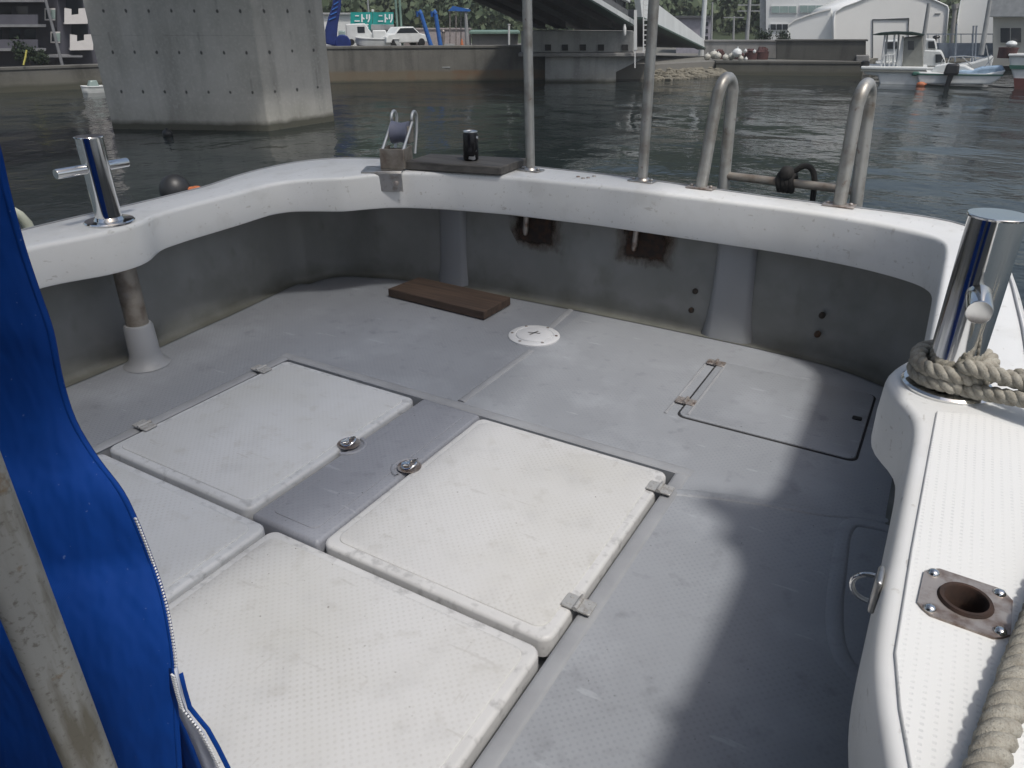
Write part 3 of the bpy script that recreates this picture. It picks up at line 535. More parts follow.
# electrical box on quay wall
DM = math.hypot(*at(449,81,WZ).xy)
f = Fr(449, 52, DM-.16); t = thing('control_box', 'pale metal control box hung on the middle quay wall', 'box', f.o, f.yaw)
mb = MB(); bgbox(mb, f, 444, 454.5, 60, 44, 0, .16); mb.build('case', M['pole_grey'], t, bevel=.015); mb = MB(); bgbox(mb, f, 444.8, 453.7, 59, 45, -.012, -.001); mb.build('door', M['pole_grey'], t, bevel=.008)
for x, lab in ((415, 'white lipped ladder landing on the middle quay wall below the shop'), (446, 'small ledge on the quay wall below the control box')):
    f = Fr(x, 66, DM-.12); mb = MB(); bgbox(mb, f, x-5, x+4, 68, 66.6, -.1, .2); bgbox(mb, f, x-6, x-3, 66.5, 63, 0, .2); tag(mb.build('ledge', M['pole_grey'], loc=f.o, rz=f.yaw, bevel=.01), lab, 'ledge')
# blue awning frame
f = Fr(456, 46, 35.4); t = thing('awning', 'small blue awning on thin posts behind the quay', 'awning', f.o, f.yaw)
mb = MB(); poly(mb, f, [(448,11),(453,6),(470,9.5),(470,11.5)], -.6, .6); mb.build('cover', M['sky_blue'], t, smooth=0)
for x, d in ((450,-.5),(456,-.5),(461,.5),(467,.5)): mb = MB(); a, b = f.L(x,48), f.L(x,10); mb.tube([(a.x,d,a.z),(b.x,d,b.z)], .025, 6); mb.build('post', M['rusty'], t)
f = Fr(466, 46, 34.9); t = thing('lamp_post', 'pale grey lamp post right of the blue awning', 'lamp post', f.o, f.yaw); mb = MB(); a, b = f.L(467.5,48), f.L(465.5,10); mb.tube([a,b], [.10,.06], 10); mb.build('shaft', M['pole_grey'], t); mb = MB(); mb.box((b.x-.14,-.06,b.z),(b.x+.14,.06,b.z+.07)); mb.build('lamp_head', M['pole_grey'], t, bevel=.02)
f = Fr(462, 45, 34.7); t = thing('traffic_cone', 'orange cone standing by the lamp post on the quay', 'cone', f.o+Vector((0,0,-.02)), 0); mb = MB(); mb.lathe([(.07,0),(.02,.24),(.015,.25)], (0,0,.02), 14); mb.build('cone', M['orange'], t); mb = MB(); mb.box((-.09,-.09,0),(.09,.09,.02)); mb.build('foot', M['orange'], t)
# ================================================================== RIGHT SHORE
# rubble spit under the bridge end: each stone countless -> stuff
mb = MB()
for i in range(420):
    u = random.random(); px = 648+76*u; v = random.random(); base = at(px, 81.5-4.5*u, WZ); p = base + Vector((base.x,base.y,0)).normalized()*v*3.2
    top = (.42-.25*u)*(1-abs(v-.55)*.7); s = random.uniform(.10,.24); mb.ball((p.x, p.y, WZ+top*min(1,v*2.2)-.02), s, (random.uniform(.7,1.3),random.uniform(.7,1.3),random.uniform(.5,.9)), 7, .18)
tag(mb.build('rubble', M['stone'], smooth=0), 'spit of pale tumbled stones at the foot of the bridge ramp', 'stones', kind='stuff')
# lilac house under hill and white floats, baskets
f = Fr(698, 52, 46); t = thing('small_house', 'small lilac grey block behind the end of the bridge ramp', 'building', f.o, f.yaw)
mb = MB(); bgbox(mb, f, 676, 711, 60, 18, 0, 4); mb.build('wall', M['wall_lilac'], t, smooth=0); mb = MB(); bgbox(mb, f, 675, 712.5, 17.9, 15.8, -.2, 4.2); mb.build('roof', M['bridge_steel_dark'], t, smooth=0)
for y in (22, 29, 36): mb = MB(); bgbox(mb, f, 703, 708, y+4, y, -.03, .03); mb.build('window', M['glass'], t, smooth=0)
def pole(lab, px, pb, ptop, D, r, px2=None, arms=(), mat='pole_grey'):
    f = Fr(px, pb, D); t = thing('utility_pole', lab, 'pole', f.o, f.yaw); mb = MB(); b = f.L(px2 if px2 else px, ptop); a = f.L(px, pb+9); mb.tube([a, b], [r*1.15, r*.8], 10); mb.build('shaft', M[mat], t)
    for y, w in arms: q = f.L(px, y); k = (q.z-a.z)/(b.z-a.z); cx = a.x+(b.x-a.x)*k; m = MB(); m.box((cx-w,-.04,q.z-.03),(cx+w,.04,q.z+.03)); m.build('crossarm', M[mat], t)
    return t
pole('tall pale pole at the end of the bridge ramp', 701, 48, -16, 43.5, .13, 706, mat='girder')
pole('thin grey pole right of the lilac block', 711, 40, 2, 45, .05, 712.5)
pole('utility pole with one crossarm right of the thin grey pole against the hill', 733, 41, 16, 47, .06, 734, ((17.5,.55),))
pole('tallest utility pole with crossarms in front of the wooded hill', 746, 42, -10, 46, .10, 750.5, ((11,.6),(5,.6)))
DF = math.hypot(*SR0.xy)+1.0
for i, (px, py, r, lab) in enumerate(((707,58,.16,'pale stone coloured float leftmost in the row under the ramp end'), (713.5,57,.20,'cream float standing between the ramp end and the red net'), (717.5,57.5,.17,'rounded cream float just left of the dark red net'), (725,58.5,.15,'white float in front of the retaining wall beside the red net'), (731,58,.17,'white float fifth along the quay edge from the ramp'), (736.5,55.5,.22,'largest and brightest white float on the quay edge'), (740.5,59,.13,'smallest white float left of the rusty baskets'))):
    f = Fr(px, py+2, DF+.2*math.sin(i*2)); t = thing('fishing_float', lab, 'float', f.o+Vector((0,0,-.02)), 0, 'white floats along the quay edge'); mb = MB(); mb.ball((0,0,r), r, (1,1,.9), 14, .05); mb.build('ball', M['wall_cream'] if i != 5 else M['boat_white'], t); mb = MB(); mb.tube([(0,0,r*1.85),(0,0,r*2.2)], r*.16, 8); mb.build('eye', M['boat_white'], t)
def basket(lab, px0, px1, pb, pt, D):
    f = Fr((px0+px1)/2, pb, D); t = thing('fish_basket', lab, 'basket', f.o, f.yaw, 'dark red baskets and nets on the quay'); a, b, c = f.L(px0,pb), f.L(px1,pb), f.L(px0,pt); w = (b.x-a.x)/2; h = c.z-a.z
    m = MB(); m.lathe([(w*.97,0),(w*1.0,h*.35),(w*.98,h*.62),(w*.9,h*.62),(w*.85,h*.3)], (0,.3,0), 14); m.build('basket', M['maroon'], t)
    m = MB(); m.lathe([(w*1.0,h*.56),(w*1.03,h*.60),(w*1.0,h*.64)], (0,.3,0), 14, closed=True); m.build('rim', M['maroon'], t); m = MB(); 
    m.ball((0,.3,h*.6), w*.95, (1,1,.42*h/w), 12, .22); m.ball((w*.2,.2,h*.75), w*.5, (1,1,.5*h/w), 10, .25); m.build('net', M['maroon'], t, smooth=0)
basket('dark red net basket between the white floats', 714.5, 724, 59, 49.5, DF+.8); basket('dark red basket right of the largest white float', 733, 744, 60, 52.5, DF+.9); basket('dark red basket piled with nets in the middle of the group', 744, 757, 60, 49, DF+.9); basket('tallest rusty red basket at the right end of the group', 754, 768, 60, 47, DF+1.1)
for px, py, lab in ((745.5,51,'upper small white float on the red baskets'),(754.5,51.5,'small white float between the red baskets'),(746,59,'small white float at the foot of the red baskets')):
    f = Fr(px, py, DF+.45); mb = MB(); mb.ball((0,0,0), .08, n=10); mb.tube([(0,0,.07),(0,0,.11)], .02, 6); tag(mb.build('fishing_float', M['boat_white'], loc=f.o), lab, 'float', 'small floats on the baskets')
# white office building
f = Fr(800, 45, 52); t = thing('office_building', 'white three storey building with ribbon windows in front of the hill', 'building', f.o, f.yaw+.0)
mb = MB(); bgbox(mb, f, 766, 880, 60, -40, 0, 8); mb.build('wall', M['wall_white'], t, smooth=0)
mb = MB(); bgbox(mb, f, 759.5, 765.8, 60, -40, .4, 7); mb.build('stair_tower', M['roof_grey'], t, smooth=0)
for x0, x1, y0, y1, n in ((771,797,13.5,5.5,3),(799.5,824.5,13.2,4.8,3),(830,848,8,3.8,2),(770,788.5,30.5,23.5,3),(771,797,-12,-20,3),(800,825,-12,-20,3)):
    mb = MB(); bgbox(mb, f, x0, x1, y0, y1, -.06, .0); w = mb.build('window', M['wall_white'], t, smooth=0)
    for k in range(n): g = MB(); st = (x1-x0-.6)/n; bgbox(g, f, x0+.6+k*st, x0+(k+1)*st, y0-.7, y1+.7, -.075, -.055); g.build('pane', M['pale_glass'] if y0 < 20 else M['glass'], w, smooth=0)
# arched sheds
def arch(lab, pts, D, dep, door=None, vent=None, rz=0):
    f = Fr(sum(p[0] for p in pts)/len(pts), 42, D); t = thing('arched_shed', lab, 'shed', f.o, f.yaw+rz)
    b = [Vector((v.x, 0, v.z)) for v in (f.L(*p) for p in pts)]
    n = len(b)
    for e in (0, dep-.1): m = MB(); m.prism([p+Vector((0,e,0)) for p in b], (0,.1,0)); m.build('gable', M['shed_skin'], t, smooth=0)
    m = MB(); top = b[1:-1]; e = [Vector((p.x, -.08, p.z+.03)) for p in b]; m.grid([e, [p+Vector((0,dep+.1,0)) for p in e]]); r = m.build('roof', M['shed_skin_shadow'], t, smooth=50); r.modifiers.new('s','SOLIDIFY').thickness = .06
    if door:
        m = MB(); x0, x1, y0, y1 = door; bgbox(m, f, x0, x1, y1+.7, y1, -.05, -.002); bgbox(m, f, x0, x0+.6, y0, y1+.7, -.05, -.002); bgbox(m, f, x1-.6, x1, y0, y1+.7, -.05, -.002); m.build('door_frame', M['bridge_steel_dark'], t, smooth=0)
    if vent: m = MB(); bgbox(m, f, *vent, -.04, -.001); m.build('vent', M['pole_grey'], t, smooth=0)
    return t
arch('big white arched boat shed with a wide gable behind the dark block', [(832,62),(832,22),(834,12),(842,7),(856,2),(872,-5),(890,-9),(908,-9),(926,-4),(940,2),(949,6),(950.5,10),(946,62)], 44, 9, (872,909,60,19), (936,942,14,13.2), .22)
f = Fr(810, 44, 43.9); t = thing('shed_annex', 'white rounded side wing left of the big arched shed', 'shed', f.o, f.yaw)
pp = [(787.5,62),(787.5,30),(789,24.5),(795,20),(810,14.5),(822,11),(831,9),(831.8,62)]
m = MB(); b = [Vector((v.x,-.02,v.z)) for v in (f.L(*p) for p in pp)]; m.prism(b, (0,7,0)); m.build('skin', M['shed_skin_shadow'], t, smooth=50)
m = MB(); m.prism([Vector((p.x*1.0, -.09, p.z+.04)) for p in b[1:-1]]+[Vector((p.x, -.09, p.z-.03)) for p in b[1:-1]][::-1], (0,.12,0)); m.build('edge_trim', M['shed_skin'], t, smooth=0)
arch('second white arched shed at the top right behind the cream hut', [(955,62),(957,20),(960,2),(966,-8),(985,-16),(1020,-18),(1060,-14),(1062,62)], 47, 9)
f = Fr(951, 42, 43.4); mb = MB(); a, b = f.L(949.5,60), f.L(955,9); mb.tube([a,b], .09, 10); c = f.L(955,4); mb.tube([b, c], [.13,.16], 10); tag(mb.build('rain_pipe', M['grey_concrete'], loc=f.o, rz=f.yaw), 'grey rain pipe with a blue hopper between the two arched sheds', 'pipe')
# shrubs
bush('conical dark evergreen left of the pair beside the white office', 764, 42, 43, .45, M['foliage_dark'], (1.2,1,.9), 500, 'evergreen_shrub', 'shrub', .25); bush('conical dark evergreen nearer the arched shed', 782, 43, 42.5, .42, M['foliage_dark'], (1.1,1,.95), 500, 'evergreen_shrub', 'shrub', .22)
# cream hut
f = Fr(1008, 58, 38.5); t = thing('harbour_hut', 'cream hut with a dark sliding window at the right edge', 'building', f.o, f.yaw)
mb = MB(); bgbox(mb, f, 993, 1090, 66, 17, 0, 4); mb.build('wall', M['wall_cream'], t, smooth=0)
mb = MB(); poly(mb, f, [(988.5,17),(988,14),(992,-12),(1090,-30),(1090,17)], -.35, 4.3); mb.build('roof', M['roof_grey'], t, smooth=0, bevel=.03)
mb = MB(); bgbox(mb, f, 999.5, 1022, 43.5, 27, -.06, 0); w = mb.build('window', M['wall_cream'], t, smooth=0)
for x0, x1 in ((1000.5,1010),(1011,1021.2)): mb = MB(); bgbox(mb, f, x0, x1, 42.5, 28, -.075, -.055); mb.build('pane', M['glass'], w, smooth=0)
# red tub
f = Fr(1006, 58, 36.4); t = thing('fish_tub', 'round dark red tub with a white ball in front of the cream hut', 'tub', f.o, 0); a, b, c = f.L(996,58), f.L(1016,58), f.L(996,47.5); w = (b.x-a.x)/2; h = c.z-a.z
mb = MB(); mb.lathe([(w*.92,0),(w,h*.9),(w*1.04,h*.9),(w*1.04,h),(w*.9,h),(w*.85,h*.2)], (0,0,0), 20); mb.build('tub', M['maroon'], t)
mb = MB(); mb.ball((.05,0,h+.12), .15, (1.3,1,.8)); tag(mb.build('float', M['boat_white'], loc=f.o), 'white float lying on the red tub', 'float')
# fence behind boats
f = Fr(960, 56, 39.5); t = thing('mesh_fence', 'blue grey fence with thin posts behind the white boats', 'fence', f.o, f.yaw)
mb = MB(); bgbox(mb, f, 928, 994, 58, 43, 0, .06); mb.build('panel', M['fence_blue'], t, smooth=0); mb = MB(); bgbox(mb, f, 926, 995, 34.6, 33.6, 0, .05); mb.build('top_rail', M['fence_blue'], t, smooth=0)
for x in (928, 939, 950, 961, 972, 983, 993): mb = MB(); bgbox(mb, f, x-.4, x+.4, 60, 33.7, -.03, .03); mb.build('post', M['fence_blue'], t, smooth=0)
for x, lab in ((956,'left blue mooring post standing before the fence'),(973,'middle blue mooring post standing before the fence'),(976,'right blue mooring post standing before the fence')):
    f = Fr(x, 60, 38.2); mb = MB(); a, b = f.L(x-1,62), f.L(x+.4,25 if x < 970 else 27); mb.tube([a,b], .03, 8); mb.tube([b,b+Vector((0,0,.05))], .04, 8); tag(mb.build('mooring_post', M['fence_blue'], loc=f.o, rz=f.yaw), lab, 'post', 'blue mooring posts')
pole('dark grey pole leaning right behind the canopied work boat', 921, 48, 3, 37.5, .085, 929, mat='pole_grey'); pole('leaning grey pole in front of the second arched shed', 981, 46, -12, 37.2, .085, 992, mat='pole_grey')
# moored boats -------------------------------------------------------
DB = math.hypot(*at(900,84,WZ).xy)
f = Fr(893, 84, DB); t = thing('work_boat', 'flat white work boat with a dark green canopy and grey wheelhouse', 'boat', f.o, f.yaw)
def P3(mb, f, pts, d0, d1): return poly(mb, f, pts, d0, d1)
mb = MB(); P3(mb, f, [(862,69),(865,74),(878,76),(880,85),(921,86),(926,74),(927,69)], -.1, 1.7); mb.build('hull', M['boat_white'], t, smooth=0, bevel=.05)
mb = MB(); P3(mb, f, [(861,66),(861,69.2),(927,70.4),(928,67)], -.18, 1.78); mb.build('gunwale', M['boat_white'], t, smooth=0, bevel=.04)
mb = MB(); P3(mb, f, [(861,69.6),(861,71),(927,72.4),(927,71)], -.2, -.1); mb.build('rubbing_strip', M['boat_grey'], t, smooth=0)
mb = MB(); P3(mb, f, [(902,67),(904,38),(923,36),(923.5,67)], .25, 1.35); wh = mb.build('wheelhouse', M['boat_grey'], t, smooth=0, bevel=.03)
mb = MB(); P3(mb, f, [(896,67),(902,37),(904,37),(901.5,67)], .3, 1.3); mb.build('wheelhouse_edge', M['wall_white'], t, smooth=0)
mb = MB(); bgbox(mb, f, 908, 914, 50, 41, .235, .255); mb.build('window', M['glass'], wh, smooth=0)
mb = MB(); P3(mb, f, [(871.5,35),(880,33),(895,31.8),(912,32.2),(925,34.6),(923,36),(900,34.6),(880,35.4)], .0, 1.6); mb.build('canopy', M['green_canopy'], t, smooth=0)
for a, b, d in (((881,67),(885,35),.15),((893,67),(894.5,35),.15),((884,67),(886.5,35),1.45),((896.5,64),(898.5,35),1.4)):
    mb = MB(); u, w = f.L(*a), f.L(*b); mb.tube([(u.x,d,u.z),(w.x,d,w.z)], .035, 8); mb.build('canopy_post', M['wall_white'], t)
mb = MB(); u = [f.L(*p) for p in ((872,34),(872.3,20),(909,18.5),(908,34))]; mb.tube([(p.x,.8,p.z) for p in u], .022, 6); mb.build('frame_rail', M['bridge_steel_dark'], t)
mb = MB()
for x in (884.5, 889, 894): u, w = f.L(x,66), f.L(x,55); mb.tube([(u.x,.1,u.z),(w.x,.1,w.z)], .02, 6)
u, w = f.L(884,55.5), f.L(895,54.5); mb.tube([(u.x,.1,u.z),(w.x,.1,w.z)], .02, 6); mb.build('side_rail', M['wall_white'], t)
mb = MB(); mb.lathe([(.1,0),(.17,.05),(.17,.25),(.1,.3)], f.L(864,69,.2)+Vector((0,0,.02)), 12); tag(mb.build('coil_bucket', M['black'], t), 'black bucket on the bow')
mb = MB(); P3(mb, f, [(911,75),(913,71.5),(919,71.2),(920,74),(915,75.5)], -.32, -.2); mb.build('fender', M['green_trim'], t, bevel=.04)
# white cabin cruiser behind
f = Fr(935, 78, DB+2.0); t = thing('cabin_boat', 'white cabin boat with dark windows behind the canopied work boat', 'boat', f.o, f.yaw)
mb = MB(); P3(mb, f, [(915,68),(918,80),(985,80),(992,66),(994,56),(975,62),(955,66)], 0, 1.6); mb.build('hull', M['boat_white'], t, smooth=0, bevel=.06)
mb = MB(); P3(mb, f, [(921,67),(922,52),(925,50),(941,51),(944,57),(946,66)], .2, 1.4); c = mb.build('cabin', M['boat_white'], t, smooth=0, bevel=.05)
mb = MB(); P3(mb, f, [(935.5,63),(935.5,54.5),(941,54.5),(945,62)], .17, .195); mb.build('window', M['glass'], c, smooth=0)
mb = MB(); P3(mb, f, [(922,50.5),(923,39),(935,39.5),(937,50)], .4, 1.2); c = mb.build('flybridge', M['boat_white'], t, smooth=0, bevel=.04)
mb = MB(); P3(mb, f, [(928,49),(928,41.5),(934,41.5),(935.5,49)], .37, .395); mb.build('window', M['glass'], c, smooth=0)
mb = MB(); q = [f.L(*p) for p in ((948,63),(950,57),(965,56),(985,58),(992,55))]; mb.tube([(p.x,.15,p.z) for p in q], .022, 6); mb.build('bow_rail', M['chrome'], t)
mb = MB(); q = f.L(936,37.5); mb.ball((q.x,.8,q.z), .11, (1.3,1,.7)); mb.tube([(q.x,.8,q.z-.25),(q.x,.8,q.z)], .04, 6); mb.build('radar', M['black'], t)
f = Fr(890, 66, DB+2.6); t = thing('cabin_boat', 'pale cabin boat glimpsed behind the posts of the green canopy', 'boat', f.o, f.yaw)
mb = MB(); P3(mb, f, [(875,62),(878,72),(915,72),(920,60)], 0, 1.2); mb.build('hull', M['boat_white'], t, smooth=0, bevel=.05)
mb = MB(); P3(mb, f, [(882,62),(884,41),(898,40),(902,62)], .2, 1.0); c = mb.build('cabin', M['boat_white'], t, smooth=0, bevel=.04); mb = MB(); bgbox(mb, f, 885.5, 897, 49, 42, .17, .195); mb.build('window', M['glass'], c, smooth=0)
# open skiff with outboard and blue cover
f = Fr(965, 85, DB-.25); t = thing('open_skiff', 'white open skiff with a black outboard and pale blue cover', 'boat', f.o, f.yaw)
mb = MB(); P3(mb, f, [(916,71),(919,84),(990,84.5),(1000,79),(1006,70),(985,74),(950,74)], 0, 1.2); mb.build('hull', M['boat_white'], t, smooth=0, bevel=.05)
mb = MB(); P3(mb, f, [(916,73.5),(916,75),(1003,76),(1004,74.5)], -.03, -.001); mb.build('stripe', M['green_trim'], t, smooth=0)
mb = MB(); P3(mb, f, [(955,74),(960,70.5),(972,71),(982,67.5),(1003,66),(1005,71),(990,75),(970,76)], .1, 1.0); mb.build('cover', M['pale_blue'], t, smooth=0, bevel=.08)
mb = MB(); P3(mb, f, [(930,73),(935,66),(948,64),(965,66),(975,71),(960,74)], .3, 1.0); mb.build('foredeck', M['boat_white'], t, smooth=0, bevel=.05)
mb = MB(); q = f.L(952,70); mb.hexa([(q.x+x*w,-.25+y*d,q.z+z) for z, w, d in ((-.16,.27,.2),(.24,.22,.15)) for x, y in ((-1,-1),(1,-1),(1,1),(-1,1))]); mb.build('outboard_cowl', M['black'], t, bevel=.08, seg=4)
mb = MB(); a, b = f.L(952,73), f.L(950,89); mb.hexa([(a.x-.13,-.34,b.z),(a.x+.01,-.34,b.z),(a.x+.01,-.2,b.z),(a.x-.13,-.2,b.z),(a.x-.12,-.36,a.z),(a.x+.10,-.36,a.z),(a.x+.10,-.14,a.z),(a.x-.12,-.14,a.z)]); mb.build('outboard_leg', M['black'], t, bevel=.03)
mb = MB()
for (a, b) in (((938,72),(942,60)),((985,67),(994,57)),((990,66),(986,46)),((972,67),(962,58))): u, w = f.L(*a), f.L(*b); mb.tube([(u.x,.5,u.z),(w.x,.6,w.z)], .02, 6)
mb.build('fishing_rods', M['pole_grey'], t)
f = Fr(921, 84.5, DB-.5); mb = MB(); mb.ball((0,0,.04), .13, (1.3,1,.85), 12); mb.tube([(.12,0,.06),(.2,0,.06)], .03, 6); tag(mb.build('fishing_float', M['orange'], loc=(f.o.x,f.o.y,WZ)), 'orange float in the water beside the work boat', 'float')
f = Fr(1022, 86, DB-.4); t = thing('moored_boat', 'white boat with a red bottom cut off by the right edge', 'boat', f.o, f.yaw)
mb = MB(); P3(mb, f, [(1009,56),(1010,66),(1015,83),(1070,85),(1070,56)], 0, 1.5); mb.build('hull', M['boat_white'], t, smooth=0, bevel=.05)
mb = MB(); P3(mb, f, [(1013.5,78),(1014.5,90),(1070,90),(1070,80)], -.03, 1.45); mb.build('bottom_paint', M['antifoul'], t, smooth=0)
mb = MB(); P3(mb, f, [(1009,65),(1010,69),(1070,70),(1070,66)], -.05, -.001); mb.build('stripe', M['green_trim'], t, smooth=0); mb = MB(); P3(mb, f, [(1008.5,54.5),(1008.5,56),(1070,56.5),(1070,55)], -.06, 1.55); mb.build('gunwale', M['boat_white'], t, smooth=0)
# floats on the water near the boat
p = at(168,136,WZ); mb = MB(); mb.ball((0,0,.05), .105, (1.1,1.1,1), 14); mb.tube([(0,0,.14),(0,0,.18)], .02, 8); tag(mb.build('mooring_buoy', M['rubber'], loc=p), 'small black ball float in front of the near bridge pier', 'buoy')
# ================================================================== OUR BOAT
boat = thing('fishing_boat', 'white fishing boat with a grey cockpit deck seen from its cabin towards the stern', 'boat', (-1.2, 1.0, WZ), 0, world=True)
def bp(name, mb, mat, parent=None, **k): return mb.build(name, M[mat], parent or boat, **k)
ZT = .55
ST = [ # outer x,y  inner x,y  face bottom  wall base x,y  top; stern gunwale and its fixtures scaled about the camera
(-2.66,-1.6,-2.44,-1.6,0.41,-2.56,-1.6,0.55),(-2.665,1,-2.44,1,0.41,-2.565,1,0.55),(-2.67,1.22,-2.44,1.2,0.41,-2.57,1.2,0.55),(-2.68,1.32,-2.415,1.31,0.405,-2.57,1.3,0.55),(-2.685,1.38,-2.402,1.38,0.4,-2.575,1.38,0.55),(-2.69,1.5,-2.402,1.5,0.4,-2.58,1.5,0.55),
(-2.69,1.55,-2.418,1.55,0.405,-2.585,1.55,0.55),(-2.692,1.62,-2.468,1.62,0.415,-2.59,1.62,0.55),(-2.7,1.8,-2.49,1.78,0.415,-2.61,1.8,0.55),(-2.697,2.032,-2.479,2.003,0.422,-2.625,2,0.556),(-2.73,2.243,-2.462,2.165,0.434,-2.66,2.3,0.566),(-2.725,2.369,-2.422,2.243,0.436,-2.675,2.45,0.572),
(-2.71,2.516,-2.343,2.315,0.432,-2.66,2.58,0.576),(-2.68,2.601,-2.252,2.381,0.427,-2.63,2.66,0.578),(-2.62,2.69,-2.194,2.466,0.427,-2.57,2.705,0.58),(-2.52,2.776,-2.141,2.552,0.423,-2.47,2.735,0.58),(-2.251,2.881,-2.075,2.615,0.418,-2.36,2.79,0.58),(-2.022,2.957,-1.908,2.695,0.413,-2.1,2.845,0.58),
(-1.669,3.019,-1.641,2.757,0.411,-1.76,2.865,0.58),(-1.24,3.019,-1.221,2.79,0.41,-1.3,2.873,0.58),(-0.906,2.976,-0.887,2.783,0.41,-0.95,2.871,0.58),(-0.525,2.924,-0.51,2.771,0.411,-0.55,2.861,0.58),(-0.315,2.914,-0.334,2.752,0.411,-0.35,2.847,0.58),(-0.153,2.904,-0.176,2.714,0.411,-0.2,2.825,0.58),
(-0.038,2.89,-0.057,2.661,0.411,-0.08,2.775,0.58),(0.048,2.862,-0,2.618,0.411,0,2.73,0.58),(0.124,2.785,0.031,2.556,0.413,0.055,2.66,0.58),(0.172,2.652,0.039,2.48,0.418,0.08,2.58,0.58),(0.196,2.485,0.041,2.39,0.421,0.09,2.48,0.579),(0.22,2.247,0.043,2.149,0.409,0.095,2.2,0.565),
(0.24,1.949,0.044,1.849,0.395,0.1,1.85,0.55),(0.245,1.74,0.044,1.735,0.4,0.165,1.73,0.55),(0.248,1.66,0.026,1.665,0.4,0.165,1.66,0.55),(0.25,1.6,-0.002,1.61,0.395,0.165,1.6,0.55),(0.25,1.545,-0.017,1.55,0.395,0.165,1.55,0.55),(0.25,1.5,-0.021,1.5,0.395,0.165,1.5,0.55),
(0.25,1.46,-0.012,1.462,0.395,0.165,1.46,0.55),(0.25,1.43,0.014,1.425,0.4,0.165,1.43,0.55),(0.25,1.38,0.042,1.385,0.4,0.165,1.38,0.55),(0.25,1.3,0.049,1.3,0.4,0.165,1.3,0.55),(0.25,1,0.048,1,0.4,0.165,1,0.55),(0.25,0.8,0.046,0.8,0.4,0.165,0.8,0.55),
(0.25,0.72,0.048,0.72,0.4,0.165,0.72,0.55),(0.25,0.65,0.062,0.65,0.4,0.17,0.65,0.55),(0.25,0.55,0.085,0.56,0.4,0.17,0.55,0.55),(0.25,0.4,0.11,0.4,0.4,0.17,0.4,0.55),(0.25,-1.6,0.12,-1.6,0.4,0.17,-1.6,0.55)]
dense = []
for a, b in zip(ST, ST[1:]):
    L = max(math.hypot(b[2]-a[2], b[3]-a[3]), math.hypot(b[0]-a[0], b[1]-a[1])); n = max(1, min(12, int(L/.025)))
    for k in range(n): u = k/n; dense.append([p+(q-p)*u for p, q in zip(a, b)])
dense.append(list(ST[-1]))
for it in range(3):
    dense = [dense[0]]+[[(p+2*q+r)/4 for p, q, r in zip(dense[i-1], dense[i], dense[i+1])] for i in range(1, len(dense)-1)]+[dense[-1]]
g_rows, w_rows, h_rows, b_line = [], [], [], []
for d in dense:
    O = Vector((d[0], d[1], 0)); I = Vector((d[2], d[3], 0)); n = (I-O).normalized(); zb = d[4]; ZT = d[7]; B = Vector((d[5]-(.045 if d[5] < -2.3 and d[6] < 2.5 else 0), d[6], 0)); Z = lambda z: Vector((0,0,z))
    r = .017; row = [O+n*.0+Z(ZT-.075), O-n*.012+Z(ZT-.07), O-n*.016+Z(ZT-.045), O-n*.012+Z(ZT-.022), O+n*.002+Z(ZT-.014), O+n*.004+Z(ZT-.004), O+n*.012+Z(ZT)]
    row += [O.lerp(I,.5)+Z(ZT+.002)]
    row += [I-n*r+n*r*math.sin(R(a))+Z(ZT-r+r*math.cos(R(a))) for a in (0, 18, 36, 54, 72, 90)]
    row += [I+Z((ZT+zb)/2)+n*.002, I+Z(zb+.014), I-n*.003+Z(zb+.004), I-n*.014+Z(zb)]
    wt = B + (O-B)*.0
    tx = O.y > 2.7 and -2.5 < O.x < .05
    WTp = O+n*(.05 if not tx else .06)
    # keep side walls nearly upright, the transom raked aft
    sB = (B-O).dot(n); WTp = B - n*min(.04, sB*.4) if sB > .05 else B + n*(.03-sB)
    Q = O if sB > .11 else B - n*.09
    b_line.append(B - n*.02)
    under = WTp+Z(zb+.012); row += [under]
    g_rows.append(row)
    q = (B-WTp); wb = [under]
    for k in range(1, 6): wb.append(WTp.lerp(B, k/6)+Z((zb+.012)*(1-k/6)+.012*k/6))
    inw = n*.02; wb += [B+Z(.03), B+inw*.35+Z(.012), B+inw+Z(.0045), B+inw*2.2+Z(.003)]
    w_rows.append(wb)
    ZH = ZT
    h_rows.append([O+Z(ZT-.07)+n*.004, Q+Z(.3)+n*.01, Q+Z(.05)+n*.03, Q+Z(-.6)+n*.11, Q+Z(WZ-.4)+n*.3])
ZT = .55; ZS = .58      # gunwale top amidships and at the stern
mb = MB(); mb.grid(g_rows); gun = bp('gunwale', mb, 'gel', smooth=60)
mb = MB(); mb.tube([Vector((d[0],d[1],d[7]+.002)) + (Vector((d[2],d[3],0))-Vector((d[0],d[1],0))).normalized()*.014 for d in dense[::2]], .0028, 6); bp('gunwale_seam', mb, 'edge', smooth=60)
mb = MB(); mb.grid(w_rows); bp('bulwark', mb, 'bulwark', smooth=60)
mb = MB(); mb.grid(h_rows); bp('hull', mb, 'gel', smooth=60)
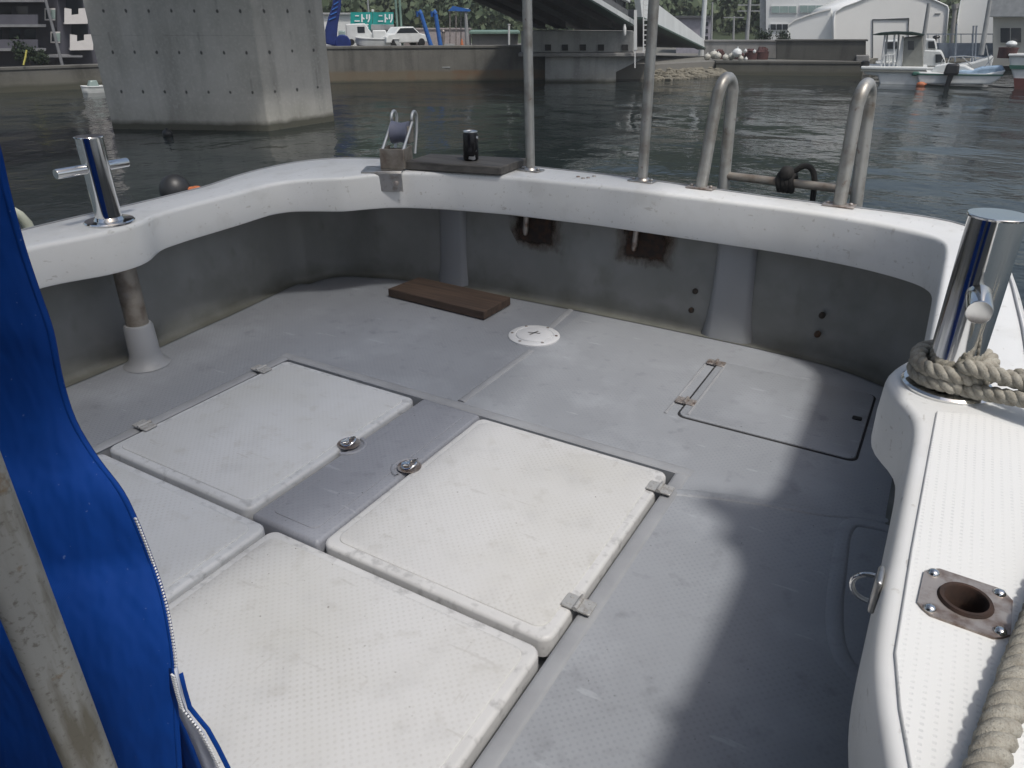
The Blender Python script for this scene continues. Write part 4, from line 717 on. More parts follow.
# deck with the hatch well
WX0, WX1, WY1 = -2.068, -.492, 1.79
bl = [p for p in b_line if p.y <= WY1 and p.x < -1.2]; br_ = [p for p in b_line if p.y <= WY1 and p.x > -1.2]; ba = [p for p in b_line if p.y > WY1]; SEAM = -1.285
bal = [p for p in ba if p.x < SEAM]; bar = [p for p in ba if p.x >= SEAM]; yS = bal[-1].lerp(bar[0], .5).y
def ngon(pts): return MB().add([(p[0],p[1],0) for p in pts], [list(range(len(pts)))])
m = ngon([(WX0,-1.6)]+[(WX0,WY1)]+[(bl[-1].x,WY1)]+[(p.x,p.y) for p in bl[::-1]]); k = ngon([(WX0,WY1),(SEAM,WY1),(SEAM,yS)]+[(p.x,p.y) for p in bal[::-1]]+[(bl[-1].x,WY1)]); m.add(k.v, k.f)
pd = bp('deck', m, 'deck_shade_tint', smooth=0); pd['label'] = 'half of the deck left of the centre seam, its grey darkened for shade'
mb = ngon([(WX1,WY1),(WX1,-1.6)]+[(p.x,p.y) for p in br_[::-1]]+[(br_[0].x,WY1)]); k = ngon([(SEAM,WY1),(WX1,WY1),(br_[0].x,WY1)]+[(p.x,p.y) for p in bar[::-1]]+[(SEAM,yS)]); mb.add(k.v, k.f)
mb.add([(WX0,-1.6,0),(WX1,-1.6,0),(WX1,WY1,0),(WX0,WY1,0),(WX0,-1.6,-.09),(WX1,-1.6,-.09),(WX1,WY1,-.09),(WX0,WY1,-.09)], [(0,4,5,1),(1,5,6,2),(2,6,7,3),(3,7,4,0),(4,7,6,5)])
bp('deck', mb, 'deck_grey', smooth=0)
# raised moulded edging round the well, seams of the deck
def ridge(pts, w, h):
    """low rounded ridge lying on the deck"""
    pts = [Vector(p) for p in pts]; rows = []
    for i, p in enumerate(pts):
        t = (pts[min(i+1,len(pts)-1)]-pts[max(i-1,0)]).normalized(); n = Vector((-t.y, t.x, 0)); rows.append([p+n*w*c+Vector((0,0,h*z)) for c, z in ((-.5,-.3),(-.42,.55),(-.25,.95),(0,1),(.25,.95),(.42,.55),(.5,-.3))])
    return MB().grid(rows)
def bez(pts, n=8):
    """corner-rounded polyline by two passes of corner cutting"""
    q = [Vector(p) for p in pts]
    for it in range(3):
        o = [q[0]]
        for a, b in zip(q, q[1:]): o += [a.lerp(b,.25), a.lerp(b,.75)]
        q = o+[q[-1]]
    return q
mb = MB(); e = .018
for pts in ([(WX0-e,-1.5,0),(WX0-e,WY1+.0,0)], [(WX1+e,-1.5,0),(WX1+e,WY1,0)]): r = ridge(pts, .042, .004); mb.add(r.v, r.f)
for pts in ([(WX0-.04,WY1+e+.004,0),(WX1+.04,WY1+e+.004,0)],): r = ridge(pts, .042, .004); mb.add(r.v, r.f)
r = ridge([(-1.285,1.84,0),(-1.285,2.34,0)], .03, .0045); mb.add(r.v, r.f); r = ridge([(-1.33,2.58,0),(-1.35,2.83,0)], .03, .0035); mb.add(r.v, r.f)
bp('edging', mb, 'edge', smooth=60)
mb = MB(); r = ridge(bez([(-.46,1.70,0),(-.28,1.765,0),(-.10,1.80,0),(-.03,1.83,0),(.03,1.85,0),(.12,1.86,0)]), .034, .0035); mb.add(r.v, r.f)
r = ridge(bez([(.12,1.82,0),(.02,1.82,0),(-.03,1.79,0),(-.015,1.60,0),(.0,1.42,0),(.03,1.30,0),(.1,1.24,0)]), .040, .0045); mb.add(r.v, r.f)
bp('moulded_locker_edge', mb, 'deck_grey', smooth=60)
# strip between the rear hatches
mb = MB(); mb.slab(-1.412, -1.172, 1.018, WY1+.002, -.085, .004, .012, .014); bp('centre_strip', mb, 'deck_strip', smooth=50)
mb = MB(); mb.slab(-1.372, -1.212, 1.055, 1.76, .0035, .0065, .02, .002); bp('centre_strip_tread', mb, 'deck_strip', smooth=50)
# hatches
def hatch(x0, x1, y0, y1, mat, label, z=.009):
    m = MB(); m.slab(x0, x1, y0, y1, -.045, z, .030, .011, 6, 4); o = bp('hatch', m, mat+'_edge', smooth=50); o['label'] = label
    m = MB(); i = .026; m.slab(x0+i, x1-i, y0+i, y1-i, z-.004, z+.003, .03, .003, 6, 2); m.build('tread_panel', M[mat], o, smooth=50); return o
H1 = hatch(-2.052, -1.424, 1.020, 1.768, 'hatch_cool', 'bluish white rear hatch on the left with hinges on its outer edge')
H2 = hatch(-1.162, -.508, 1.020, 1.772, 'hatch_warm', 'cream white rear hatch right of the grey centre strip')
H3 = hatch(-1.312, -.512, -.30, 1.004, 'hatch_warm', 'largest cream white hatch in the foreground', .007)
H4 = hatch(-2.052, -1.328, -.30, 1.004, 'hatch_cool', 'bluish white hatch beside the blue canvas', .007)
def hinge(x, y, parent, z, mat='steel', s=1.0, flat=False):
    m = MB()
    for k in (-1, 1): m.slab(x+(.004 if k > 0 else -.036)*s, x+(.036 if k > 0 else -.004)*s, y-.022*s, y+.022*s, z-.001, z+.0035, .004, .0012, 3, 1)
    h = m.build('hinge', M[mat], parent, smooth=40)
    m = MB(); m.tube([(x,y-.023*s,z+.005),(x,y+.023*s,z+.005)], .0062*s, 10)
    for k in (-1, 1):
        for j in (-1, 1): m.lathe([(.0048*s,0),(.0042*s,.0012),(.0022*s,.0016)], (x+k*.022*s, y+j*.011*s, z+.0034), 10)
    return h, m
def hinges(lst, parent, z, mat='hinge', s=1.0):
    for x, y in lst:
        h, m = hinge(x, y, parent, z, mat, s)
        n = len(h.data.vertices); me2 = m
        bm = bmesh.new(); bm.from_mesh(h.data); vs = [bm.verts.new(v) for v in me2.v]; 
        for fc in me2.f: bm.faces.new([vs[i] for i in fc])
        bmesh.ops.recalc_face_normals(bm, faces=bm.faces); bm.to_mesh(h.data); bm.free(); h.data.polygons.foreach_set('use_smooth', [True]*len(h.data.polygons)); h.data.set_sharp_from_angle(angle=R(40))
hinges([(-2.062,1.655),(-2.062,1.165)], H1, .014); hinges([(-.500,1.675),(-.500,1.150)], H2, .014)
def latch(x, y, parent, rot):
    m = MB(); m.lathe([(.034,.0105),(.036,.0122),(.033,.0128),(.031,.0118),(.0295,.0112)], (x,y,0), 28); m.lathe([(.0295,.0111),(.0001,.0110)], (x,y,0), 28); o = m.build('latch_cup', M['rusty'], parent, smooth=50)
    m = MB(); c, s = math.cos(rot), math.sin(rot)
    def q(a, b, z): return (x+a*c-b*s, y+a*s+b*c, z)
    m.tube([q(.022*math.cos(R(20*k)), .024*math.sin(R(20*k)), .016+.010*max(0, math.cos(R(20*k)))) for k in range(19)], .0038, 8, caps=False)
    m.hexa([q(-.026,-.009,.012), q(.004,-.010,.012), q(.004,.010,.012), q(-.026,.009,.012), q(-.024,-.007,.021), q(.002,-.008,.025), q(.002,.008,.025), q(-.024,.007,.021)])
    m.build('latch_lever', M['chrome'], parent, smooth=30, bevel=.002)
    a0 = -80 if parent is H1 else 100
    m = MB(); r = ridge([(x+.050*math.cos(R(a0+8*k)), y+.050*math.sin(R(a0+8*k)), .0045) for k in range(21)], .014, .005); m.add(r.v, r.f); m.build('latch_surround', M['deck_strip'], parent, smooth=60)
latch(-1.420, 1.418, H1, .6); latch(-1.178, 1.410, H2, .4)
# flush grey deck hatch
SX0, SX1, SY0, SY1 = -.602, -.05, 2.125, 2.612
mb = MB(); mb.slab(SX0-.007, SX1+.007, SY0-.007, SY1+.007, -.005, .0016, .03, .0008); sg = bp('hatch_gap', mb, 'dark_gap', smooth=40)
mb = MB(); mb.slab(SX0, SX1, SY0, SY1, -.004, .0058, .026, .003, 6, 2); S1 = bp('deck_hatch', mb, 'deck_grey', smooth=50); S1['label'] = 'flush grey deck hatch near the stern corner'
hinges([(-.608,2.585),(-.608,2.225)], S1, .007, 'rusty', .95)
mb = MB(); mb.slab(-.095, -.065, 2.385, 2.405, .005, .012, .006, .002); mb.build('latch', M['black'], S1, smooth=40)
mb = MB()
for r in (ridge([(-.645,2.12,0),(-.645,2.62,0)], .012, .003), ridge([(-.573,2.14,.005),(-.573,2.60,.005)], .012, .003)): mb.add(r.v, r.f)
mb.build('hinge_rib', M['edge'], S1, smooth=60)
# round access plate
mb = MB(); c = (-1.345, 2.475, 0); mb.lathe([(.108,.0),(.108,.005),(.103,.009),(.082,.010),(.079,.0065),(.0765,.0065),(.074,.012),(.068,.0145),(.03,.0155),(.001,.0157)], c, 40); ap = bp('access_plate', mb, 'white_plastic', smooth=40)
mb = MB()
for a in (0.3, 1.35): mb.box((c[0]-.026,c[1]-.0035,.0152),(c[0]+.026,c[1]+.0035,.0168), a)
mb.build('key_slot', M['steel'], ap, smooth=0); mb = MB()
for k in range(6): a = R(60*k+20); mb.lathe([(.0065,.0),(.006,.0015),(.002,.002)], (c[0]+.093*math.cos(a), c[1]+.093*math.sin(a), .0095), 10)
mb.build('screw', M['rusty'], ap, smooth=40)
# transom knees
for (xa, xb, xat, xbt) in ((-2.085,-1.945,-2.085,-1.955), (-.722,-.565,-.725,-.588)):
    y0, y1 = 2.845, 2.85; mb = MB(); z1 = .42
    rows = []
    for k in range(7):
        u = k/6; z = z1*u; yb = y0+(y1-y0)*u-(.02*(1-u)**6); l, r_ = xa+(xat-xa)*u, xb+(xbt-xb)*u; fl = .02*(1-u)**4
        rows.append([Vector((l-.012-fl,3.02,z)), Vector((l-.006-fl,yb+.02,z)), Vector((l+.004,yb+.006,z)), Vector((l+.016,yb,z)), Vector(((l+r_)/2,yb-.001,z)), Vector((r_-.016,yb,z)), Vector((r_-.004,yb+.006,z)), Vector((r_+.006+fl,yb+.02,z)), Vector((r_+.012+fl,3.02,z))])
    mb.grid(rows); bp('transom_knee', mb, 'knee', smooth=60)
# rusty scupper recesses, screws
def onwall(px, py, Y): return aty(px, py, Y)
for (xa, ya, xb, yb) in ((515,214,553,247), (623,229,664,263)):
    A_, B_ = aty(xa, ya, 2.884), aty(xb, yb, 2.884); x0, x1 = A_.x, B_.x; z0, z1 = B_.z, A_.z+.012
    def wy(z): return 2.873+.034*z/.41
    cx_, cz_ = (x0+x1)/2, (z0+z1)/2; hw_, hh_ = (x1-x0)/2, (z1-z0)/2
    def decal(key, col, col2, grow, soft, amt):
        t = Mt(key, col, .85); t.spots(30, .42, .68, col2, 1, detail=8); x, y, z = t.xyz()
        dx = t.math('DIVIDE', t.math('ABSOLUTE', t.math('SUBTRACT', x, cx_)), hw_); dz = t.math('DIVIDE', t.math('ABSOLUTE', t.math('SUBTRACT', z, cz_)), hh_)
        f = t.math('MAXIMUM', dx, dz); f = t.math('ADD', f, t.math('MULTIPLY', t.math('SUBTRACT', t.noise(24, 9, .68, (1,1,.45)), .5), amt)); t.l(t.ramp(f, grow, grow-soft), t.b.inputs['Alpha']); return t.m
    def quad(g, th):
        m = MB(); m.grid([[Vector((cx_+hw_*g*u, wy(cz_+hh_*g*v)-th, cz_+hh_*g*v)) for u in (-1,-.5,0,.5,1)] for v in (-1.25,-.5,0,.5,1)]); return m
    M['halo'] = decal('rust_halo', (.13,.075,.04), (.10,.075,.055), 1.42, .9, 1.5); M['hole'] = decal('rust_opening', (.020,.014,.012), (.06,.028,.015), 1.0, .22, .8)
    s_ = bp('scupper_stain', quad(1.9, .004), 'halo', smooth=0); quad(1.3, .007).build('scupper_opening', M['hole'], s_, smooth=0)
    mb = MB(); mb.tube([(x0+.062,wy(z1)-.022,z1+.02),(x0+.060,wy(cz_)-.024,cz_-.01),(x0+.058,wy(cz_)-.020,cz_-.03)], [.013,.013,.009], 10); mb.build('scupper_bolt', M['rusty'], s_, smooth=50)
for px, py in ((694.5,292),(691,310.5),(821.5,316.5),(817,335)):
    Yw = 2.868 if px < 750 else 2.822; p = aty(px, py, Yw); p.y = Yw+.03*p.z/.41; mb = MB(); mb.lathe([(.012,-.01),(.012,.006),(.008,.010),(.001,.011)], p, 12, (0,-1,.05)); bp('screw_head', mb, 'stain', smooth=40)
# bollards
def bollard(cx, cy, h, label, r=.0425):
    m = MB(); m.lathe([(r+.001,.0),(r,.02),(r,h-.003),(r+.003,h-.0025),(r+.0035,h+.0005),(r+.0025,h+.002),(.001,h+.0022)], (cx,cy,ZT), 40); o = bp('bollard', m, 'chrome', smooth=40); o['label'] = label
    m = MB(); m.lathe([(.082,.0),(.082,.004),(.078,.008),(.05,.0095),(.046,.016),(r,.02)], (cx,cy,ZT+.002), 40); m.build('base_flange', M['chrome'], o, smooth=40)
    m = MB(); big = h > .31; z = ZT+.203 if big else ZT+.188; pr_ = .021 if big else .0165; m.tube([(cx+(.006 if big else 0),cy-.140,z),(cx+(.006 if big else 0),cy-.137,z),(cx,cy+.112,z),(cx,cy+.115,z)], [pr_*.93,pr_,pr_,pr_*.93], 20); m.build('cross_pin', M['chrome'], o, smooth=40); return o
bollard(.090, 1.53, .337, 'polished mooring bollard on the right gunwale with rope round its foot', .0452); bollard(-2.505, 1.48, .288, 'polished mooring bollard on the left gunwale')
mb = MB(); mb.lathe([(.040,.40),(.040,.12)], (-2.50,1.485,0), 24); mp = bp('bollard_leg', mb, 'pipe_dull', smooth=40)
mb = MB(); mb.lathe([(.085,.0),(.062,.02),(.055,.05),(.052,.155),(.047,.165),(.040,.166)], (-2.50,1.485,.002), 24); mb.build('leg_sleeve', M['knee'], mp, smooth=50)
# flush rod holder
def ringplate(mb, cx, cy, hw, r, z0, z1, ch, rot=0):
    n = 32; O = []; I = []
    for k in range(n):
        a = 2*math.pi*k/n; c, s = math.cos(a), math.sin(a); d = hw/max(abs(c), abs(s)); x, y = c*d, s*d
        if abs(x)+abs(y) > 2*hw-ch: q = (2*hw-ch)/(abs(x)+abs(y)); x, y = x*q, y*q
        cr, sr = math.cos(rot), math.sin(rot); O.append((cx+x*cr-y*sr, cy+x*sr+y*cr)); I.append((cx+c*r*cr-s*r*sr, cy+c*r*sr+s*r*cr))
    rows = [[(*p, z0) for p in O], [(*p, z1) for p in O], [(*p, z1) for p in I], [(*p, z0-.16) for p in I]]
    mb.grid([r_+[r_[0]] for r_ in rows])
mb = MB(); ringplate(mb, .136, .868, .049, .024, ZT+.002, ZT+.008, .014, -.05); rh = bp('rod_holder', mb, 'rusty', smooth=30); rh['label'] = 'square rusty rod holder plate with a round hole'
mb = MB(); mb.lathe([(.0235,-.16),(.0235,.010),(.025,.0125),(.029,.0125),(.031,.0085)], (.136,.868,ZT), 32, cap=False); mb.lathe([(.0236,0),(.0001,.0)], (.136,.868,ZT-.155), 24); mb.build('socket', M['rust'], rh, smooth=40)
mb = MB()
for i in (-1,1):
    for j in (-1,1): mb = MB(); mb.lathe([(.0075,0),(.007,.0025),(.004,.005),(.0008,.0056)], (.136+i*.0365, .868+j*.0365, ZT+.0078), 14); mb.build('bolt', M['chrome'], rh, smooth=50)
# nonskid panel on the right coaming
poly_ = [(.078,1.40),(.075,1.2),(.071,.95),(.070,.74),(.082,.66),(.10,.58),(.125,.45),(.135,.2),(.135,-1.0),(.225,-1.0),(.226,.5),(.226,1.2),(.222,1.40),(.15,1.425)]
mb = MB(); mb.prism([(x,y,ZT-.004) for x, y in poly_], (0,0,.0085)); tread = bp('coaming_tread', mb, 'gelpad', smooth=0, bevel=.003)
def open_square(o, cx, cy, hw):
    bm = bmesh.new(); bm.from_mesh(o.data)
    for co, no in (((cx-hw,0,0),(1,0,0)), ((cx+hw,0,0),(1,0,0)), ((0,cy-hw,0),(0,1,0)), ((0,cy+hw,0),(0,1,0))):
        bmesh.ops.bisect_plane(bm, geom=bm.verts[:]+bm.edges[:]+bm.faces[:], plane_co=co, plane_no=no)
    kill = [f for f in bm.faces if f.calc_center_median().z > .5 and abs(f.calc_center_median().x-cx) < hw and abs(f.calc_center_median().y-cy) < hw]
    bmesh.ops.delete(bm, geom=kill, context='FACES_ONLY'); bm.to_mesh(o.data); bm.free()
    o.data.polygons.foreach_set('use_smooth', [True]*len(o.data.polygons)); o.data.set_sharp_from_angle(angle=R(50))
open_square(gun, .136, .868, .034); open_square(tread, .136, .868, .034)
# latch eye on the inner coaming face
p = Vector((.040,.885,.522)); mb = MB(); mb.box((p.x-.002,p.y-.02,p.z-.03),(p.x+.006,p.y+.02,p.z+.024)); le = bp('lashing_eye', mb, 'steel', bevel=.003)
mb = MB(); mb.tube([(p.x-.004-.024*math.sin(a), p.y, p.z-.004+.022*math.cos(a)) for a in [R(15*k) for k in range(13)]], .0036, 8); mb.build('ring', M['chrome'], le, smooth=50)
# stern poles and ladder
def baseplate(mb, x, y, w=.055, d=.032, rot=-.05): 
    mb.box((x-w,y-d,ZS+.0025),(x+w,y+d,ZS+.0085), rot)
    for i in (-1,1): mb.lathe([(.008,0),(.008,.006),(.004,.008)], (x+i*w*.7, y, ZS+.0085), 8)
for i, (p0, ptop, lab) in enumerate((((-1.612,2.91), (527,0), 'left of the two tall pipe posts on the stern'), ((-1.097,2.943), (654,0), 'right of the two tall pipe posts on the stern'))):
    a = Vector((*p0, ZS+.004)); tp_ = aty(*ptop, p0[1]); b = a+(tp_-a)*1.9; mb = MB(); mb.tube([a, a.lerp(b,.33), a.lerp(b,.66), b], .0205, 16); o = bp('stern_post', mb, 'pipe', smooth=40); o['label'] = lab
    mb = MB(); baseplate(mb, *p0); mb.lathe([(.034,.006),(.03,.012),(.024,.018)], (*p0,ZS), 16); mb.build('base_plate', M['steel'], o, bevel=.002)
lad = MB()
def hoop(fx, fy, rx, ry, top, tx):
    w = (ry-fy); cy = (fy+ry)/2; r = .062; z = top-r; pts = [Vector((fx,fy,ZS+.004)), Vector((fx,fy,ZS+.15))]
    L = [Vector((fx,fy,ZS+.02)).lerp(Vector((tx,fy+.018,z)), u) for u in (.5,.8,1)]
    pts = [Vector((fx,fy,ZS+.004))]+L
    for k in range(1, 12): a = math.pi*(1-k/12); pts.append(Vector((tx+.002*k, fy+.018+r+math.cos(a)*r, z+math.sin(a)*r)))
    e = Vector((rx,ry,.2)); s = pts[-1]; pts += [s.lerp(e, u) for u in (.15,.4,.7,1)]; return pts
for k, (fx, fy, rx, ry, tx, lab) in enumerate(((-.845,2.934,-.782,3.085,-.828,'left'), (-.320,2.891,-.252,3.048,-.330,'right'))):
    mb = MB(); mb.tube(hoop(fx, fy, rx, ry, .985, tx), .0232, 16); o = bp('ladder_hoop', mb, 'pipe', smooth=50); o['label'] = lab+' hooped pipe handrail of the stern ladder'
    mb = MB(); baseplate(mb, fx, fy); mb.build('base_plate', M['rusty'], o, bevel=.002)
mb = MB(); mb.tube([(-.798,3.078,.613),(-.27,3.04,.613)], .0165, 14); mb.tube([(-.782,3.085,.36),(-.252,3.048,.36)], .0165, 14); bp('ladder_rung', mb, 'pipe_dull', smooth=50)
# stern roller and its bracket
A_ = aty(368,168,2.70); mb = MB(); x0, x1 = -2.372, -2.168; rot = .42
def rotp(p, c, a): q = Vector(p)-Vector(c); return Vector((q.x*math.cos(a)-q.y*math.sin(a), q.x*math.sin(a)+q.y*math.cos(a), q.z))+Vector(c)
bl_, brr = at(368,169.5,ZS+.004), at(405,171,ZS+.004); bc = (bl_+brr)/2; bc.z = ZS; BAX = math.atan2(brr.y-bl_.y, brr.x-bl_.x); BW = (brr-bl_).length/2
def lb(mb, a, b, ang=0.20): n0 = len(mb.v); mb.box(a, b); mb.v[n0:] = [rotp(v+bc, bc, ang) for v in mb.v[n0:]]
BA = BAX; bc = bc + rotp(Vector((0,-.020,0)), Vector(), BA)
mb = MB(); lb(mb, (-.100,-.036,-.078), (.080,-.030,.004), BA+.20); lb(mb, (-.100,-.036,.003), (.080,.10,.009), BA+.20); br = bp('roller_bracket', mb, 'steel', bevel=.003)
mb = MB()
for i in (-1,1): mb.lathe([(.012,0),(.012,.006),(.006,.009)], rotp(bc+Vector((-.01+i*.062,-.036,-.042)), bc, BA+.20), 10, rotp(Vector((0,-1,0)), Vector(), BA+.20))
mb.build('bolt', M['rusty'], br, smooth=40)
mb = MB(); lb(mb, (-.030,.028,.0095), (.082,.034,.094), BA); lb(mb, (-.030,.034,.0095), (-.024,.15,.094), BA); lb(mb, (.076,.034,.0095), (.082,.15,.094), BA); lb(mb, (-.030,.144,.0095), (.082,.15,.08), BA); rb = bp('roller_box', mb, 'pipe_dull', bevel=.002)
for i in (-.022, .074):
    pts = [(i,.045,.085),(i,.115,.135),(i,.190,.188)]+[(i,.222+.036*math.cos(math.pi*(1-k/8)),.200+.030*math.sin(math.pi*k/8)) for k in range(0,9)]+[(i,.245,.14),(i,.205,.05)]
    mb = MB(); mb.tube([rotp(Vector(p)+bc, bc, BA) for p in pts], .0066, 10); mb.build('roller_rail', M['dull_alu'], rb, smooth=50)
mb = MB(); axx = rotp(Vector((1,0,0)), Vector(), BA); mb.lathe([(.02,-.040),(.050,-.038),(.045,-.02),(.042,0),(.045,.02),(.050,.038),(.02,.04)], rotp(bc+Vector((.026,.165,.145)), bc, BA), 24, axx); mb.build('roller', M['roller_grey'], rb, smooth=40)
mb = MB(); lb(mb, (.064,.14,.10), (.070,.215,.175), BA); mb.build('cheek_plate', M['pipe_dull'], rb, bevel=.004)
# wooden pad on the stern gunwale
q = [at(405,169.5,.584), at(500.5,175.5,.584), at(527,158,.62), at(430,153.5,.62)]
mb = MB(); mb.hexa([Vector((p.x,p.y,ZS+.004)) for p in q]+[Vector((p.x,p.y,.62)) for p in q]); bp('wooden_pad', mb, 'grey_wood', bevel=.005)
# screws / stains left of second post
mb = MB()
for px, py in ((578,177),(583,178.5),(588,178),(594,176.5)): p = at(px,py,ZS+.002); mb.lathe([(.009,.001),(.007,.004),(.002,.005)], p, 10)
bp('old_screw', mb, 'rusty', smooth=40)
# cabin bulkhead behind the photographer and its post
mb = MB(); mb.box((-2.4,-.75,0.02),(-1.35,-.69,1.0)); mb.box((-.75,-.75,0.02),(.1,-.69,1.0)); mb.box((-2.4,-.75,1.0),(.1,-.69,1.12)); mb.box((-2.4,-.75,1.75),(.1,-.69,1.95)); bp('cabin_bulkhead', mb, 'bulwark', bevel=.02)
mb = MB(); mb.box((-2.35,-.73,1.121),(.05,-.71,1.749)); bp('cabin_window', mb, 'black', smooth=0)
mb = MB(); mb.box((-1.349,-.735,.02),(-.751,-.70,.999)); bp('cabin_door', mb, 'canvas', smooth=0)
mb = MB(); mb.box((-2.45,-2.4,1.952),(.18,-.04,2.02)); bp('cabin_roof', mb, 'gel', bevel=.02)
# unseen shade cloth overhead, added to dim the left half of the boat
AWZ = 2.2; edge_ = [(-.30,-1.36),(.40,-1.36),(.75,-1.34),(1.0,-1.26),(1.25,-1.185),(1.5,-1.17),(1.9,-1.20),(2.3,-1.26),(2.8,-1.29),(3.3,-1.30)]
rows = []
for yy, xx in edge_:
    X, Y = xx+AWZ*.5, yy-AWZ*.2; rows.append([Vector((X-1.75+1.75*k/10-.45*(1-k/10), Y, AWZ+.02*math.sin(k*.9+yy*2)-.10*math.sin(math.pi*k/10))) for k in range(11)])
mb = MB(); mb.grid(rows); bp('added_shade_cloth', mb, 'added_shade_cloth', smooth=60)
mb = MB(); mb.tube([r[-1] for r in rows], .006, 6); mb.tube([r[0] for r in rows], .006, 6)
mb.tube([rows[-1][-1], Vector((-1.097,2.943,AWZ+.05))], .004, 6); mb.tube([rows[-1][0], Vector((-1.612,2.91,AWZ+.05))], .004, 6); bp('added_shade_cloth_rope', mb, 'zip_white', smooth=60)
f = Fr(67, 710, .44); a, b = f.L(38, 710), f.L(97, 710); mb = MB(); mb.slab(a.x, b.x, 0, .035, -f.o.z+.005, 1.95-f.o.z, .008, .004); mb.v = [f.o + f.r*v.x + f.f*v.y + Vector((0,0,v.z)) for v in mb.v]
bp('cabin_post', mb, 'post', smooth=40)
# ================================================================== LOOSE THINGS ABOARD
# blue canvas
edge = [(-16,90),(-6,125),(2,150),(10,190),(25,245),(40,290),(55,330),(62,375),(75,420),(100,460),(125,490),(141,525),(160,575),(170,610),(177,655),(179,690),(180,725),(183,770),(190,880)]
cv = thing('canvas_curtain', 'bright blue canvas curtain hanging at the left with an open zip', 'curtain', (-1.2,.45,0), 0, world=True)
def yc(px, py): return .45
rows = []; N = 46; E3 = []
for i in range(len(edge)*4-3):
    j, u = divmod(i, 4); u /= 4; e0, e1 = edge[j], edge[min(j+1, len(edge)-1)]; E3.append((e0[0]+(e1[0]-e0[0])*u, e0[1]+(e1[1]-e0[1])*u))
sm = E3
for it in range(3): sm = [sm[0]]+[((a[0]+2*b[0]+c[0])/4, (a[1]+2*b[1]+c[1])/4) for a, b, c in zip(sm, sm[1:], sm[2:])]+[sm[-1]]
E3 = sm
EW = [aty(x, y, .45-.085*max(0, min(1.3, (y-560)/200))) for x, y in E3]
for n_, p in enumerate(EW):
    v = n_/len(EW); row = []
    for i in range(N):
        s = i/(N-1)*1.3; x = p.x-s; y = p.y-.65*min(s,.36)*(p.y-.21)/.24-.05*max(0,s-.36)+(.012*math.sin(s*19+v*4)+.022*math.sin(s*7-v*5+1))*min(1, s*7)+.016*math.sin(v*13+s*9)*min(1,s*5)*math.exp(-((v-.62)/.25)**2)
        row.append(Vector((x, y, p.z+.006*math.sin(s*11+v*3)*min(1,s*9))))
    rows.append(row)
mb = MB(); mb.grid(rows); o = mb.build('fabric', M['canvas'], cv, smooth=80); o.modifiers.new('s','SOLIDIFY').thickness = .003
# hem and zip: teeth along the edge, flap with tape curling right at the bottom
hem = [p+Vector((-.004,-.003,0)) for p in EW]; mb = MB(); mb.tube(hem, .004, 8); mb.build('hem', M['canvas'], cv, smooth=60)
def teeth(mb, pts, step, w, off):
    acc = 0; last = pts[0]
    for a, b in zip(pts, pts[1:]):
        L = (b-a).length; t = (b-a).normalized()
        while acc < L:
            c = a+t*acc+off; n = Vector((0,-1,0)); s = t.cross(n).normalized(); mb.hexa([c+s*x+t*y+n*z for z in (-.0012,.0012) for x, y in ((-w,-step*.28),(w,-step*.28),(w,step*.28),(-w,step*.28))]); acc += step
        acc -= L
zi = [p for p, e in zip(EW, E3) if 512 < e[1] < 672]; mb = MB(); teeth(mb, zi, .0046, .0022, Vector((.0022,-.004,0))); mb.build('zip_teeth', M['zip_white'], cv, smooth=0)
fl = [(179,674),(183,691),(188,708),(196,718),(206,730),(216,748),(226,768),(250,820)]; FY = .378; FW = [aty(x, y, FY) for x, y in fl]; FWs = []
for a, b in zip(FW, FW[1:]): FWs += [a.lerp(b, k/5) for k in range(5)]
mb = MB(); teeth(mb, FWs, .0050, .0034, Vector((-.0045,-.006,0))); mb.build('zip_teeth', M['zip_white'], cv, smooth=0)
tape = [aty(x, y, FY+.003) for x, y in ((174,668),(177,692),(180,715),(186,730),(194,745),(203,768),(220,820))]; rt_ = [aty(x+1.2, y, FY+.002) for x, y in ((176,668),(181,690),(188,709),(196,719),(206,732),(218,768),(244,820))]
mb = MB(); mb.grid([[a.lerp(b, k/4) + Vector((0,.004*math.sin(k),0)) for k in range(5)] for a, b in zip(tape, rt_)]); o = mb.build('zip_tape', M['zip_tape'], cv, smooth=60); o.modifiers.new('s','SOLIDIFY').thickness = .0015
oe = [aty(x+4, y-2, FY+.004) for x, y in fl]; mb = MB(); mb.grid([[a.lerp(b, k/3) for k in range(4)] for a, b in zip(FW, oe)]); o = mb.build('flap', M['canvas'], cv, smooth=60); o.modifiers.new('s','SOLIDIFY').thickness = .002
inn = [aty(x, y, FY+.010) for x, y in ((170,668),(172,700),(176,735),(184,770),(200,820))]; mb = MB(); mb.grid([[a.lerp(b, k/3) for k in range(4)] for a, b in zip(inn, [tape[i] for i in (0,1,2,4,6)])]); o = mb.build('inner_flap', M['canvas'], cv, smooth=60); o.modifiers.new('s','SOLIDIFY').thickness = .002
# plank
a = [at(389,297,.002), at(487,321,.002), at(512,303,.002)]; d_ = a[0]+(a[2]-a[1]); t_ = .038
mb = MB(); base = [Vector((-2.172,2.54,0)), Vector((-1.618,2.515,0)), Vector((-1.612,2.735,0)), Vector((-2.150,2.752,0))]; ce = sum(base, Vector())/4
mb.hexa([p-ce+Vector((0,0,.005)) for p in base]+[p-ce+Vector((0,0,.005+t_)) for p in base]); pk = mb.build('wooden_plank', M['brown_wood'], loc=ce, bevel=.003)
tag(pk, 'short dark brown wooden plank lying on the grey deck near the stern', 'plank')
